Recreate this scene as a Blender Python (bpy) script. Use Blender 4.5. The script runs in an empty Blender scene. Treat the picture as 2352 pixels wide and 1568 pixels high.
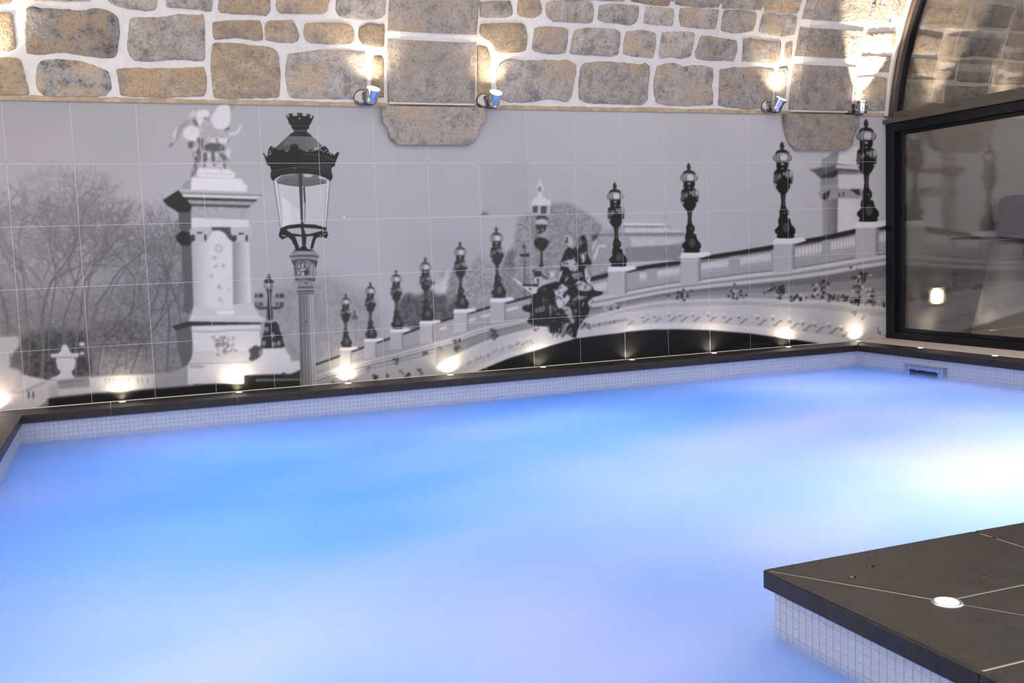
import bpy, bmesh, math, random
import numpy as np
from mathutils import Vector, Matrix

# tuning of the light the room has
WORLD_STRENGTH = 1.8
POOL_GAIN = .55
PRINT_GAIN = .95
UPLIGHT = 8.0
SPOTP = 36

# ---------------------------------------------------------------- camera, world, light, exposure
scene = bpy.context.scene
col = scene.collection
cam_d = bpy.data.cameras.new('camera')
cam_d.sensor_width = 36.0
cam_d.lens = 35.395
cam_d.clip_start = .05
cam = bpy.data.objects.new('camera', cam_d)
cam.location = (0.603, -7.203, 0.920)
cam.rotation_euler = (math.radians(84.774), math.radians(2.045), math.radians(-21.465))
col.objects.link(cam)
scene.camera = cam

world = bpy.data.worlds.new('room_air')
scene.world = world
world.use_nodes = True
world.node_tree.nodes['Background'].inputs[0].default_value = (1.0, .95, .885, 1)
world.node_tree.nodes['Background'].inputs[1].default_value = WORLD_STRENGTH

vs = scene.view_settings
vs.view_transform = 'Standard'
vs.look = 'None'
vs.gamma = 1
vs.use_curve_mapping = False
vs.exposure = 0
scene.cycles.transparent_max_bounces = 12
scene.cycles.max_bounces = 6
scene.cycles.diffuse_bounces = 3
scene.cycles.sample_clamp_indirect = 6
scene.cycles.adaptive_threshold = .2
scene.cycles.adaptive_min_samples = 12

# underwater pool lamps (below the milky water) and one added fill, shining up
def area_lamp(name, loc, size, power, color, rot=(math.pi, 0, 0), spread=math.pi):
    d = bpy.data.lights.new(name, 'AREA')
    d.shape = 'DISK'; d.size = size; d.energy = power; d.color = color; d.spread = spread
    o = bpy.data.objects.new(name, d); o.location = loc; o.rotation_euler = rot
    col.objects.link(o)
    return o
POOL_LAMPS = [
    ((4.2, -4.3, -1.2), 2.0, 54, (1.0, .86, .92)),
    ((5.7, -3.3, -1.2), 1.6, 29, (.86, .80, 1.0)),
    ((1.2, -1.3, -1.2), 1.5, 25, (.15, .41, 1.0)),
    ((3.3, -1.5, -1.2), 1.5, 27, (.26, .47, 1.0)),
    ((5.5, -1.1, -1.2), 1.5, 26, (.36, .51, 1.0)),
    ((0.9, -3.0, -1.2), 1.5, 22, (.21, .43, 1.0)),
    ((0.6, -4.6, -1.2), 1.5, 25, (.60, .60, 1.0)),
    ((1.5, -5.6, -1.2), .8, 7, (.20, .42, 1.0)),  # added fill, no lamp known here, for the water shaded by the deck corner
    ((2.6, -3.0, -1.2), 1.5, 17, (.34, .51, 1.0)),
]
for i, (p, s, e, c) in enumerate(POOL_LAMPS):
    area_lamp('underwater_lamp', p, s, e * POOL_GAIN, c)

# ---------------------------------------------------------------- mural print
# The print on the wall tiles is drafted on a numeric sheet (grey values), then
# read off at the tile vertices as their colour.
SC = 2
BLURK = 1.15
AX0, AY0, AX1, AY1 = -330, 215, 2080, 970
ACW, ACH = (AX1 - AX0) * SC, (AY1 - AY0) * SC
rng = np.random.default_rng(7)
sheet = np.zeros((ACH, ACW), np.float32)

def vnoise(h, w, cell, seed):
    r = np.random.default_rng(seed)
    gh, gw = int(h / cell) + 3, int(w / cell) + 3
    g = r.random((gh, gw)).astype(np.float32)
    y = np.arange(h, dtype=np.float32) / cell
    x = np.arange(w, dtype=np.float32) / cell
    yi, xi = y.astype(int), x.astype(int)
    fy, fx = y - yi, x - xi
    fy = (fy * fy * (3 - 2 * fy))[:, None]
    fx = (fx * fx * (3 - 2 * fx))[None]
    a = g[yi][:, xi]; b = g[yi][:, xi + 1]; c = g[yi + 1][:, xi]; d = g[yi + 1][:, xi + 1]
    return (a * (1 - fx) + b * fx) * (1 - fy) + (c * (1 - fx) + d * fx) * fy - .5

def boxblur(A, r):
    if r < 1: return A
    r = int(r)
    for ax in (0, 1):
        P = np.concatenate([np.repeat(A.take([0], ax), r + 1, ax), A, np.repeat(A.take([-1], ax), r, ax)], ax)
        C = np.cumsum(P, ax, dtype=np.float64)
        n = A.shape[ax]
        A = ((C.take(range(2 * r + 1, 2 * r + 1 + n), ax) - C.take(range(0, n), ax)) / (2 * r + 1)).astype(np.float32)
    return A

class Lay:
    def __init__(s):
        s.g = np.zeros((ACH, ACW), np.float32); s.a = np.zeros((ACH, ACW), np.float32); s.ops = 0
        s.bb = [ACW, ACH, 0, 0]
    rnd = 0
    def poly(s, pts, v, al=1.):
        for _ in range(s.rnd):
            if len(pts) > 4 and len(pts) < 60: pts = [p for i in range(len(pts)) for a, b in ((pts[i], pts[(i + 1) % len(pts)]),) for p in ((a[0] * .8 + b[0] * .2, a[1] * .8 + b[1] * .2), (a[0] * .2 + b[0] * .8, a[1] * .2 + b[1] * .8))]
        P = np.asarray(pts, float)
        x = (P[:, 0] - AX0) * SC; y = (P[:, 1] - AY0) * SC
        ya, yb = max(0, int(y.min())), min(ACH - 1, int(y.max()) + 1)
        x2 = np.roll(x, -1); y2 = np.roll(y, -1)
        for r in range(ya, yb + 1):
            yy = r + .5
            m = (y <= yy) != (y2 <= yy)
            if not m.any(): continue
            xs = np.sort(x[m] + (yy - y[m]) * (x2[m] - x[m]) / (y2[m] - y[m]))
            for k in range(0, len(xs) - 1, 2):
                a, b = max(0, int(round(xs[k]))), min(ACW, int(round(xs[k + 1])))
                if b > a:
                    s.g[r, a:b] = v; s.a[r, a:b] = np.maximum(s.a[r, a:b], al) if al >= 1 else al
        s.bb = [min(s.bb[0], int(x.min())), min(s.bb[1], int(y.min())), max(s.bb[2], int(x.max())), max(s.bb[3], int(y.max()))]
    def line(s, pts, w, v, al=1., w2=None):
        n = len(pts) - 1
        for i in range(n):
            (xa, ya), (xb, yb) = pts[i], pts[i + 1]
            d = math.hypot(xb - xa, yb - ya) or 1
            wa = w + ((w2 if w2 is not None else w) - w) * i / n
            wb = w + ((w2 if w2 is not None else w) - w) * (i + 1) / n
            nx, ny = -(yb - ya) / d, (xb - xa) / d
            s.poly([(xa + nx * wa / 2, ya + ny * wa / 2), (xb + nx * wb / 2, yb + ny * wb / 2), (xb - nx * wb / 2, yb - ny * wb / 2), (xa - nx * wa / 2, ya - ny * wa / 2)], v, al)
    def ell(s, cx, cy, rx, ry, v, al=1.):
        s.poly([(cx + rx * math.cos(t * math.pi / 12), cy + ry * math.sin(t * math.pi / 12)) for t in range(24)], v, al)
    def grad(s, pts, v0, v1, axis=0, al=1., n=10):
        # polygon filled with a ramp from v0 to v1 across its width (axis 0) or height (axis 1)
        P = np.asarray(pts, float); lo, hi = P[:, axis].min(), P[:, axis].max()
        for k in range(n):
            a, b = lo + (hi - lo) * k / n, lo + (hi - lo) * (k + 1) / n
            Q = clip_band(pts, axis, a, b)
            if len(Q) > 2: s.poly(Q, v0 + (v1 - v0) * (k + .5) / n, al)
    def done(s, blur, noise=0, cell=6, seed=1):
        m = int(blur * SC * 3) + 4
        x0, y0 = max(0, s.bb[0] - m), max(0, s.bb[1] - m)
        x1, y1 = min(ACW, s.bb[2] + m), min(ACH, s.bb[3] + m)
        if x1 <= x0 or y1 <= y0: return
        a = s.a[y0:y1, x0:x1]; g = s.g[y0:y1, x0:x1]
        g = g * a
        r = blur * SC * BLURK
        for _ in range(2):
            a = boxblur(a, max(1, round(r))); g = boxblur(g, max(1, round(r)))
        if noise:
            g = g + a * noise * 1.2 * (vnoise(*g.shape, cell * SC, seed) + .7 * vnoise(*g.shape, cell * SC * .45, seed + 1))
        sheet[y0:y1, x0:x1] = sheet[y0:y1, x0:x1] * (1 - a) + g

def clip_band(pts, ax, lo, hi):
    for sgn, lim in ((1, lo), (-1, hi)):
        out = []
        for i in range(len(pts)):
            p, q = pts[i], pts[(i + 1) % len(pts)]
            ip, iq = sgn * (p[ax] - lim) >= 0, sgn * (q[ax] - lim) >= 0
            if ip: out.append(tuple(p))
            if ip != iq:
                t = (lim - p[ax]) / (q[ax] - p[ax])
                out.append((p[0] + t * (q[0] - p[0]), p[1] + t * (q[1] - p[1])))
        pts = out
        if not pts: return []
    return pts

def Zm(x0, y0, sc):
    return lambda l: [(x0 + x / sc, y0 + y / sc) for x, y in l]

def draw_mural():
    global sheet
    yy, xx = np.mgrid[0:ACH, 0:ACW].astype(np.float32)
    px, py = xx / SC + AX0, yy / SC + AY0
    # sky
    sheet = 172 + 8 * np.clip((px - 900) / 900, -1, 1) * np.clip((420 - py) / 200, -.3, 1) - 6 * np.clip((450 - px) / 450, 0, 1)
    sheet = sheet - 5 * np.exp(-((px - 1060) / 160) ** 2 - ((py - 590) / 60) ** 2)
    sheet += 5 * vnoise(ACH, ACW, 120 * SC, 3) + 2.2 * vnoise(ACH, ACW, 1.5 * SC, 5)
    sheet += 9 * np.clip((px - 1100) / 700, 0, 1)
    sheet -= 5 * ((px > 1104 + (py - 372) * .04) & (px < 1217) & (py > 372) & (py < 493))
    # ---- left trees: hazy crowns
    L = Lay()
    L.poly([(-330, 380), (-120, 400), (20, 430), (60, 392), (130, 376), (175, 400), (205, 384), (262, 404), (245, 440), (300, 470), (360, 462), (420, 500), (455, 560), (455, 900), (-330, 960)], 158)
    L.done(9, 15, 9, 11)
    L = Lay()
    L.poly([(-330, 470), (0, 480), (80, 450), (200, 470), (230, 520), (330, 540), (430, 570), (455, 900), (-330, 960)], 144)
    L.a *= .9; L.done(14, 17, 7, 13)
    L = Lay()
    L.poly([(-330, 640), (0, 640), (90, 700), (200, 680), (300, 640), (440, 620), (455, 900), (-330, 960)], 124)
    L.done(18, 17, 7, 15)
    L = Lay()
    L.poly([(45, 775), (120, 755), (200, 760), (215, 865), (60, 895)], 78)
    L.poly([(210, 740), (330, 735), (350, 800), (215, 812)], 100)
    L.done(9, 26, 8, 17)
    R_ = random.Random(4)
    L = Lay(); L2 = Lay()
    def branch(x, y, ang, ln, w, dep, v):
        pts = [(x, y)]
        for k in range(4):
            ang += R_.uniform(-.16, .16)
            x += math.cos(ang) * ln / 4; y -= math.sin(ang) * ln / 4
            pts.append((x, y))
        (L if w > 1.6 else L2).line(pts, max(w, .8), v - 8, w2=max(.7, w * .7))
        if dep > 0:
            for k in range(R_.choice((2, 2, 3))):
                branch(x, y, ang + R_.uniform(-.75, .75), ln * R_.uniform(.62, .86), w * .66, dep - 1, v + 3)
            if R_.random() < .7:
                q = pts[2]; branch(q[0], q[1], ang + R_.choice((-.8, .8)), ln * .6, w * .5, dep - 1, v + 5)
    for (x, y, a, ln, w, d, v) in [(96, 745, 1.57, 105, 7, 5, 108), (20, 760, 1.8, 110, 6, 5, 106), (146, 740, 1.5, 90, 5, 5, 106), (180, 745, 1.45, 100, 5.5, 5, 104),
                                   (222, 700, 1.05, 95, 5, 5, 106), (320, 800, 1.0, 80, 4, 4, 92), (252, 880, 1.25, 80, 4, 3, 98), (388, 760, 1.4, 80, 3.5, 4, 90), (-120, 760, 1.4, 110, 7, 5, 105),
                                   (-60, 760, 1.7, 100, 6, 5, 108), (-250, 760, 1.5, 110, 7, 5, 106), (100, 640, 1.1, 70, 3, 4, 116), (90, 640, 2.2, 70, 3, 4, 116), (60, 720, 1.75, 95, 4, 5, 104), (120, 700, 1.35, 90, 4, 5, 104), (200, 690, 1.6, 80, 4, 5, 106), (260, 660, .9, 70, 3, 4, 104), (300, 720, 1.3, 80, 3.5, 4, 96), (350, 700, 1.2, 70, 3, 4, 96), (240, 780, 1.1, 80, 3, 4, 92), (410, 700, 1.9, 70, 3, 4, 92), (40, 640, 2., 80, 3, 4, 114), (150, 620, 1.2, 80, 3, 4, 116), (-20, 640, 1.5, 80, 3, 4, 114)]:
        branch(x, y, a, ln, w, d, v)
        if w >= 3: L.line([(x, y), (x - math.cos(a) * 30 + R_.uniform(-4, 4), y + 60), (x - math.cos(a) * 40, y + 130)], w, v + 2, w2=w * 1.1)
    L2.a *= .85; L.a *= .95
    L2.done(.8); L.done(1.1)
    L = Lay()   # pale gaps low between the trunks
    for _ in range(46):
        x, y = R_.uniform(-200, 440), R_.uniform(600, 860)
        L.line([(x, y), (x + R_.uniform(-26, 26), y - R_.uniform(12, 50))], R_.uniform(1.5, 3.5), R_.uniform(138, 160))
    L.a *= .4; L.done(2.4)
    # ---- urn, balustrade and quay at lower left
    z = Zm(0, 660, 5.2275)
    L = Lay()
    L.poly([(-330, 925), (0, 890), (52, 860), (110, 872), (130, 871), (205, 865), (354, 858), (445, 852), (445, 890), (354, 892), (210, 902), (116, 912), (100, 930), (40, 960), (-330, 990)], 186)
    L.poly([(354, 857), (432, 853), (432, 890), (354, 892)], 150)
    L.poly(z([(690, 1140), (1080, 1110), (1080, 1190), (700, 1220)]), 140)
    L.poly(z([(590, 1190), (690, 1150), (700, 1300), (640, 1330), (590, 1290)]), 168)
    L.poly(z([(-600, 1250), (270, 1240), (550, 1125), (560, 1140), (300, 1260), (-600, 1300)]), 150)
    L.poly(z([(-700, 560), (90, 590), (200, 580), (235, 620), (225, 720), (170, 760), (140, 830), (110, 960), (250, 1000), (280, 1200), (0, 1300), (-700, 1400)]), 172)
    L.poly(z([(110, 780), (145, 840), (180, 760), (270, 700), (290, 900), (230, 960), (140, 960)]), 100)
    L.line(z([(540, 1112), (900, 1088), (1300, 1060), (1850, 1036), (2300, 1020)]), 3, 150)
    L.line(z([(690, 1135), (1060, 1100)]), 3.5, 105)
    L.done(1.8, 6, 5, 21)
    L = Lay()
    for x in list(range(1265, 1560, 47)) + [1655, 1705, 1770]:
        L.line(z([(x, 1090), (x + 8, 1160)]), 2.6, 120, w2=1.0)
    for x in (345, 400): L.line(z([(x, 1250), (x, 1330)]), 4, 85)
    L.poly(z([(730, 760), (745, 700), (780, 680), (815, 705), (830, 750), (860, 790), (930, 785), (950, 800), (940, 835), (890, 850), (910, 880), (900, 960), (860, 1010), (880, 1060), (900, 1085), (700, 1110), (590, 1095), (700, 1050), (730, 1010), (690, 970), (670, 880), (680, 850), (610, 835), (605, 800), (640, 795), (700, 790)]), 192)
    L.line(z([(620, 840), (930, 838)]), 2.6, 140)
    L.ell(*z([(985, 680)])[0], 7, 5, 190); L.ell(*z([(985, 795)])[0], 5, 4, 195)
    L.line(z([(1200, 980), (1250, 720)]), 3, 150)
    L.line(z([(985, 800), (1040, 1000)]), 2, 60); L.line(z([(960, 830), (930, 1050)]), 3, 62)
    L.done(1.3)
    L = Lay()   # dark water under the quay
    L.poly([(110, 915), (210, 905), (300, 898), (400, 889), (600, 870), (700, 872), (700, 970), (100, 970)], 26)
    L.poly([(-330, 990), (60, 955), (112, 918), (110, 970), (-330, 1000)], 120)
    L.done(2.2)
    # ---- haze trees in the middle distance
    L = Lay()
    L.poly([(590, 690), (650, 640), (720, 634), (760, 630), (800, 655), (860, 690), (880, 735), (870, 860), (590, 870)], 149)
    L.done(14, 12, 12, 31)
    L = Lay()
    for _ in range(60):
        x, y = R_.uniform(640, 840), R_.uniform(680, 820)
        L.line([(x, y), (x + R_.uniform(-14, 18), y - R_.uniform(10, 40))], 1.4, 128)
    L.a *= .45; L.done(1.5)
    # ---- monument column at left
    z = Zm(360, 220, 5.2267); w = Zm(360, 500, 5.2267); u = Zm(360, 700, 6.533)
    L = Lay()
    L.poly(w([(270, -120), (415, -120), (430, 300), (445, 1060), (380, 1160), (310, 1120), (330, 900), (300, 600), (300, 340), (240, 270), (225, 220), (290, 160)]), 96)
    L.poly(w([(225, 230), (300, 150), (400, 180), (460, 210), (450, 260), (390, 335), (300, 335), (240, 270)]), 48)
    L.poly(w([(235, 1350), (420, 1290), (440, 1568), (430, 1800), (330, 1830), (240, 1560)]), 98)
    L.grad(w([(415, 280), (600, 290), (640, 1080), (440, 1070)]), 168, 208)
    L.grad(w([(915, 290), (1105, 290), (1135, 1020), (920, 1040)]), 140, 214)
    L.poly(w([(605, 230), (700, 150), (800, 170), (905, 300), (915, 1100), (640, 1090)]), 206)
    L.poly(w([(655, 108), (890, 112), (885, 160), (950, 255), (930, 292), (870, 260), (820, 185), (760, 150), (670, 152)]), 84)
    L.poly(w([(400, 0), (1105, 25), (1108, 112), (405, 112)]), 206)
    L.poly(w([(395, 112), (655, 112), (650, 200), (600, 290), (420, 290), (400, 200)]), 180)
    L.poly(w([(885, 115), (1140, 115), (1140, 200), (1100, 285), (960, 285), (890, 190)]), 182)
    for a in ([(480, 170), (545, 170), (540, 190), (485, 190)], [(570, 200), (600, 200), (600, 280), (575, 270)], [(400, 210), (455, 200), (460, 270), (400, 300)], [(980, 180), (1050, 180), (1040, 200), (985, 200)], [(1065, 210), (1095, 210), (1090, 290), (1065, 280)], [(895, 215), (960, 210), (960, 270), (920, 290)]):
        L.poly(w(a), 70)
    L.poly(w([(440, 1062), (640, 1085), (905, 1105), (920, 1040), (1140, 1020), (1235, 1180), (1310, 1215), (1290, 1250), (380, 1245), (430, 1130)]), 190)
    L.poly(w([(715, 1112), (925, 1112), (925, 1162), (715, 1158)]), 216)
    L.line(w([(400, 1190), (1240, 1190)]), 3, 205)
    L.poly(w([(180, 1300), (370, 1243), (1260, 1258), (1250, 1276), (700, 1288), (420, 1298), (230, 1352)]), 58)
    L.poly(w([(415, 1300), (1240, 1285), (1250, 1340), (1235, 1362), (1255, 1580), (1262, 1900), (430, 1900), (430, 1500)]), 203)
    L.line(w([(430, 1362), (700, 1368), (880, 1350), (1240, 1345)]), 4, 165)
    L.poly(u([(540, 690), (1560, 680), (1560, 830), (1430, 870), (470, 890), (520, 800)]), 190)
    L.line(u([(470, 890), (1400, 865)]), 3, 150)
    L.poly(u([(465, 895), (1560, 860), (1560, 1180), (465, 1180)]), 203)
    L.poly(u([(230, 1020), (465, 900), (465, 1180), (230, 1210)]), 152)
    L.poly(u([(500, 905), (720, 905), (710, 945), (490, 950)]), 168)
    # cornice and attic
    L.poly(z([(260, 1400), (410, 1390), (415, 1600), (270, 1600)]), 92)
    L.poly(z([(415, 1320), (1100, 1345), (1100, 1480), (410, 1465)]), 166)
    L.poly(z([(260, 1130), (1275, 1170), (1262, 1200), (1210, 1250), (1150, 1302), (1100, 1345), (415, 1318), (330, 1230)]), 130)
    L.poly(z([(262, 1130), (1275, 1168), (1270, 1186), (280, 1158)]), 178)
    L.poly(z([(300, 1180), (1250, 1205), (1220, 1235), (310, 1212)]), 208)
    L.poly(z([(310, 1216), (1205, 1248), (1185, 1265), (350, 1246)]), 58)
    for k in range(24): L.poly(z([(385 + k * 32, 1256 + k), (402 + k * 32, 1257 + k), (402 + k * 32, 1290 + k), (385 + k * 32, 1290 + k)]), 186)
    L.poly(z([(380, 1296), (1140, 1312), (1095, 1346), (415, 1326)]), 84)
    L.poly(z([(75, 1250), (260, 1130), (310, 1200), (400, 1290), (420, 1330), (405, 1392), (262, 1402), (120, 1312)]), 50)
    L.poly(z([(410, 1130), (415, 1040), (430, 978), (1015, 995), (1045, 1050), (1078, 1070), (1085, 1150)]), 216)
    L.poly(z([(290, 1115), (330, 1040), (410, 1000), (405, 1118)]), 150)
    L.poly(z([(485, 900), (520, 868), (860, 880), (945, 930), (930, 988), (490, 972)]), 216)
    L.line(z([(500, 930), (930, 942)]), 1.8, 185)
    L.done(1.5, 3, 4, 41)
    L = Lay()
    for x, y, r in [(745, 370, 30), (700, 570, 20), (805, 570, 20), (750, 830, 22), (770, 990, 26), (870, 860, 18), (690, 480, 20), (660, 700, 14)]:
        for k in range(6): L.ell(*w([(x + R_.uniform(-r, r), y + R_.uniform(-r, r))])[0], 2.2, 2.6, R_.choice((150, 165, 190)))
    for k in range(70):
        x, y = R_.gauss(1030, 110), R_.uniform(480, 800)
        if abs(x - 1030) < 240 - (y - 480) * .45: L.ell(*u([(x, y)])[0], R_.uniform(2, 5), R_.uniform(2, 5), R_.choice((100, 125, 150, 205)))
    for k in range(40): L.ell(*z([(R_.uniform(430, 1080), R_.uniform(1350, 1450))])[0], 3, 3, R_.choice((150, 178)))
    L.ell(*w([(745, 370)])[0], 9, 10, 160); L.ell(*w([(745, 370)])[0], 5, 6, 205)
    L.a *= .8; L.done(1.7)
    # winged horse group
    L = Lay(); L.rnd = 1
    W_ = 210
    for p, v in [([(690, 200), (760, 100), (870, 90), (885, 200), (880, 330), (820, 405), (700, 395), (640, 280)], W_), ([(330, 400), (400, 350), (510, 390), (530, 450), (460, 550), (380, 530), (310, 480)], W_),
                 ([(190, 470), (230, 390), (300, 360), (260, 470), (220, 540)], 198), ([(250, 370), (380, 290), (400, 310), (300, 400), (250, 540), (220, 550)], 150), ([(135, 620), (160, 570), (210, 560), (190, 605)], 125),
                 ([(470, 200), (540, 165), (620, 170), (635, 250), (560, 280), (530, 390), (495, 340), (480, 260)], W_), ([(390, 240), (440, 170), (470, 200), (440, 250)], 195),
                 ([(425, 285), (455, 270), (505, 350), (495, 372), (440, 340)], 118), ([(548, 262), (632, 255), (600, 302)], 130), ([(540, 300), (650, 280), (700, 400), (860, 460), (850, 520), (560, 520), (500, 450)], 168),
                 ([(810, 405), (870, 368), (872, 400), (820, 425)], 100), ([(860, 450), (960, 436), (1005, 340), (1025, 360), (972, 462), (870, 482)], 206), ([(870, 110), (930, 110), (920, 165), (885, 175)], 150),
                 ([(480, 500), (560, 520), (560, 640), (520, 650)], 110), ([(560, 590), (700, 555), (800, 590), (830, 650), (700, 670), (580, 660)], 95), ([(740, 495), (860, 510), (820, 590), (750, 560)], 208),
                 ([(630, 510), (720, 500), (700, 570), (640, 560)], 200), ([(370, 560), (430, 540), (450, 570), (420, 640), (380, 620)], 100), ([(445, 740), (490, 620), (530, 660), (530, 790), (455, 800)], 105),
                 ([(450, 720), (475, 680), (480, 730)], 205), ([(560, 690), (600, 680), (610, 780), (560, 790)], 95), ([(655, 660), (690, 660), (700, 790), (660, 790)], 100), ([(700, 670), (740, 690), (730, 780), (700, 740)], 190),
                 ([(740, 680), (800, 690), (860, 770), (800, 790)], 110), ([(840, 620), (905, 640), (880, 700), (880, 770), (820, 700)], 196), ([(610, 690), (650, 690), (650, 780), (610, 790)], 196),
                 ([(440, 800), (500, 790), (480, 900), (440, 960), (395, 985), (410, 960)], 120), ([(540, 800), (840, 800), (830, 870), (545, 860)], 190), ([(560, 810), (590, 810), (580, 860), (555, 855)], 110), ([(800, 800), (825, 800), (820, 870), (800, 865)], 95), ([(670, 815), (720, 815), (700, 860)], 140)]:
        L.poly(z(p), v)
    L.done(1.7)
    L = Lay()
    zz = Zm(360, 220, 5.2267)
    for k in range(70):
        x, y = R_.uniform(430, 880), R_.uniform(480, 870)
        L.line(zz([(x, y), (x + R_.uniform(-14, 14), y + R_.uniform(10, 60))]), R_.uniform(1.2, 3), R_.choice((95, 120, 150, 205, 212)))
    for k in range(26):
        x, y = R_.uniform(330, 880), R_.uniform(180, 520)
        L.line(zz([(x, y), (x + R_.uniform(-30, 40), y + R_.uniform(10, 50))]), R_.uniform(1, 2.4), R_.choice((165, 185, 205, 214)))
    L.a *= .6; L.done(1.2)
    # ---- candelabra lamp with pedestal
    z = Zm(560, 540, 4.3567)
    L = Lay()
    L.poly(z([(160, 1130), (420, 1130), (430, 1170), (465, 1210), (470, 1290), (480, 1350), (470, 1400), (155, 1420)]), 204)
    L.poly(z([(465, 1260), (560, 1260), (570, 1400), (470, 1400)]), 204)
    L.poly(z([(0, 1400), (580, 1385), (580, 1540), (0, 1560)]), 40)
    L.poly(z([(120, 1440), (570, 1432), (570, 1450), (120, 1462)]), 128)
    L.poly(z([(380, 1385), (395, 1370), (430, 1390), (480, 1385), (580, 1340), (580, 1420), (380, 1420)]), 60)
    L.poly(z([(45, 1150), (110, 1100), (190, 1120), (185, 1190), (140, 1230), (80, 1262), (50, 1240), (70, 1190)]), 78)
    L.poly(z([(150, 1150), (190, 1140), (180, 1190), (150, 1200)]), 140)
    L.done(1.6)
    L = Lay(); L.rnd = 1
    D = 62
    L.poly(z([(240, 400), (250, 375), (262, 405), (272, 440), (300, 455), (300, 480), (200, 480), (200, 455), (232, 435)]), D)
    L.ell(*z([(250, 510)])[0], 11, 8, 120); L.ell(*z([(240, 500)])[0], 5, 5, 165)
    L.poly(z([(215, 540), (290, 540), (275, 580), (270, 720), (290, 760), (290, 850), (230, 850), (235, 720), (240, 580)]), D)
    L.line(z([(150, 735), (250, 725), (350, 730), (390, 700)]), 5, D); L.line(z([(150, 735), (118, 690)]), 4, D)
    for x in (150, 360):
        for dx in (-28, 8, 30):
            L.poly(z([(x + dx - 12, 600), (x + dx, 570), (x + dx + 12, 600), (x + dx + 12, 625), (x + dx - 12, 625)]), D)
            L.ell(*z([(x + dx, 650)])[0], 4.2, 5, 150)
            L.poly(z([(x + dx - 12, 672), (x + dx + 12, 672), (x + dx + 4, 730), (x + dx - 4, 730)]), 80)
    L.poly(z([(205, 890), (225, 870), (270, 880), (320, 860), (350, 900), (360, 960), (385, 1000), (390, 1060), (420, 1120), (170, 1135), (175, 1060), (200, 980), (210, 930)]), 55)
    for x, y in [(200, 1080), (230, 940), (350, 1080), (290, 1000), (300, 1090)]: L.ell(*z([(x, y)])[0], 5, 6, 130)
    L.done(1.4)
    # ---- middle distance behind the bridge
    L = Lay()
    z = Zm(960, 380, 4.612)
    L.poly([(905, 745), (915, 690), (935, 672), (960, 680), (985, 665), (1010, 672), (1050, 670), (1050, 735), (975, 760)], 92)
    L.done(4, 26, 6, 51)
    L = Lay()
    L.poly(z([(170, 1360), (190, 1260), (270, 1200), (300, 1120), (340, 1110), (310, 1360)]), 190)
    L.poly(z([(300, 1360), (340, 1150), (380, 1080), (430, 1060), (430, 1400), (300, 1500)]), 128)
    L.poly(z([(250, 1120), (290, 1110), (280, 1190), (250, 1190)]), 130)
    L.poly(z([(470, 1560), (480, 1150), (560, 1060), (640, 960), (720, 970), (760, 1040), (900, 1060), (900, 1560)]), 148)
    L.poly(z([(900, 1560), (880, 1120), (940, 930), (1010, 860), (1100, 840), (1180, 900), (1220, 1070), (1220, 1400), (1000, 1470)]), 132)
    L.poly(z([(890, 1090), (930, 960), (1010, 860), (1110, 840), (1190, 910), (1200, 1070)]), 112)
    L.line(z([(890, 830), (960, 770), (1080, 790)]), 4, 180); L.line(z([(890, 920), (930, 850), (1010, 800)]), 4, 182)
    L.poly([(1180, 560), (1190, 500), (1215, 490), (1262, 468), (1310, 468), (1350, 490), (1385, 520), (1400, 640), (1180, 640)], 140)
    L.done(3.4, 22, 6, 53)
    L = Lay()
    for k in range(150):
        x, y = R_.uniform(1050, 1400), R_.uniform(490, 690)
        if y < 640 - (x - 1050) * .55 and x < 1200: continue
        L.line([(x, y), (x + R_.uniform(-8, 8), y + R_.uniform(6, 24))], 2.4, R_.choice((100, 115, 180, 186)))
    L.a *= .5; L.done(1.7)
    L = Lay()   # glass-roofed hall
    z = Zm(1360, 360, 4.612)
    L.poly(z([(60, 830), (120, 780), (250, 750), (330, 700), (750, 705), (780, 560), (800, 690), (840, 760), (960, 790), (980, 1080), (300, 1130), (0, 1260), (0, 850)]), 158)
    L.poly(z([(330, 700), (750, 705), (750, 728), (330, 726)]), 206)
    L.line(z([(330, 738), (755, 740)]), 2.6, 118)
    L.poly(z([(350, 750), (760, 752), (960, 785), (960, 800), (340, 800)]), 190)
    L.line(z([(60, 830), (330, 822), (980, 818)]), 5, 122)
    L.poly(z([(400, 850), (960, 850), (960, 900), (700, 960), (420, 950)]), 184)
    L.poly(z([(350, 960), (700, 940), (950, 930), (950, 1090), (350, 1110)]), 132)
    L.poly(z([(0, 900), (100, 880), (200, 940), (180, 1130), (0, 1240)]), 150)
    L.line(z([(20, 1090), (70, 940), (150, 945)]), 6, 186); L.line(z([(0, 980), (40, 890)]), 5, 184)
    L.line(z([(770, 520), (778, 720)]), 2.6, 160); L.ell(*z([(775, 700)])[0], 6, 8, 180)
    L.poly(z([(0, 830), (60, 815), (60, 860), (0, 900)]), 80)
    L.done(1.5, 9, 5, 55)
    L = Lay()   # pavilion top and its lamp behind the sculpture
    z = Zm(960, 380, 4.612)
    L.poly(z([(1270, 320), (1280, 240), (1250, 230), (1275, 200), (1290, 130), (1310, 200), (1340, 235), (1310, 280), (1320, 330), (1380, 370), (1400, 350), (1410, 420), (1200, 420), (1220, 360)]), 200)
    L.poly(z([(1195, 420), (1400, 420), (1400, 520), (1195, 520)]), 178)
    for p in ([(1215, 430), (1270, 425), (1268, 500), (1215, 500)], [(1300, 430), (1365, 430), (1360, 510), (1300, 510)]): L.poly(z(p), 82)
    L.ell(*z([(1290, 250)])[0], 4, 7, 130)
    L.poly(z([(1250, 560), (1270, 530), (1340, 530), (1380, 560), (1370, 580), (1250, 580)]), 70)
    L.ell(*z([(1310, 600)])[0], 14, 8, 178)
    L.poly(z([(1245, 625), (1370, 625), (1340, 720), (1260, 720)]), 62)
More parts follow.
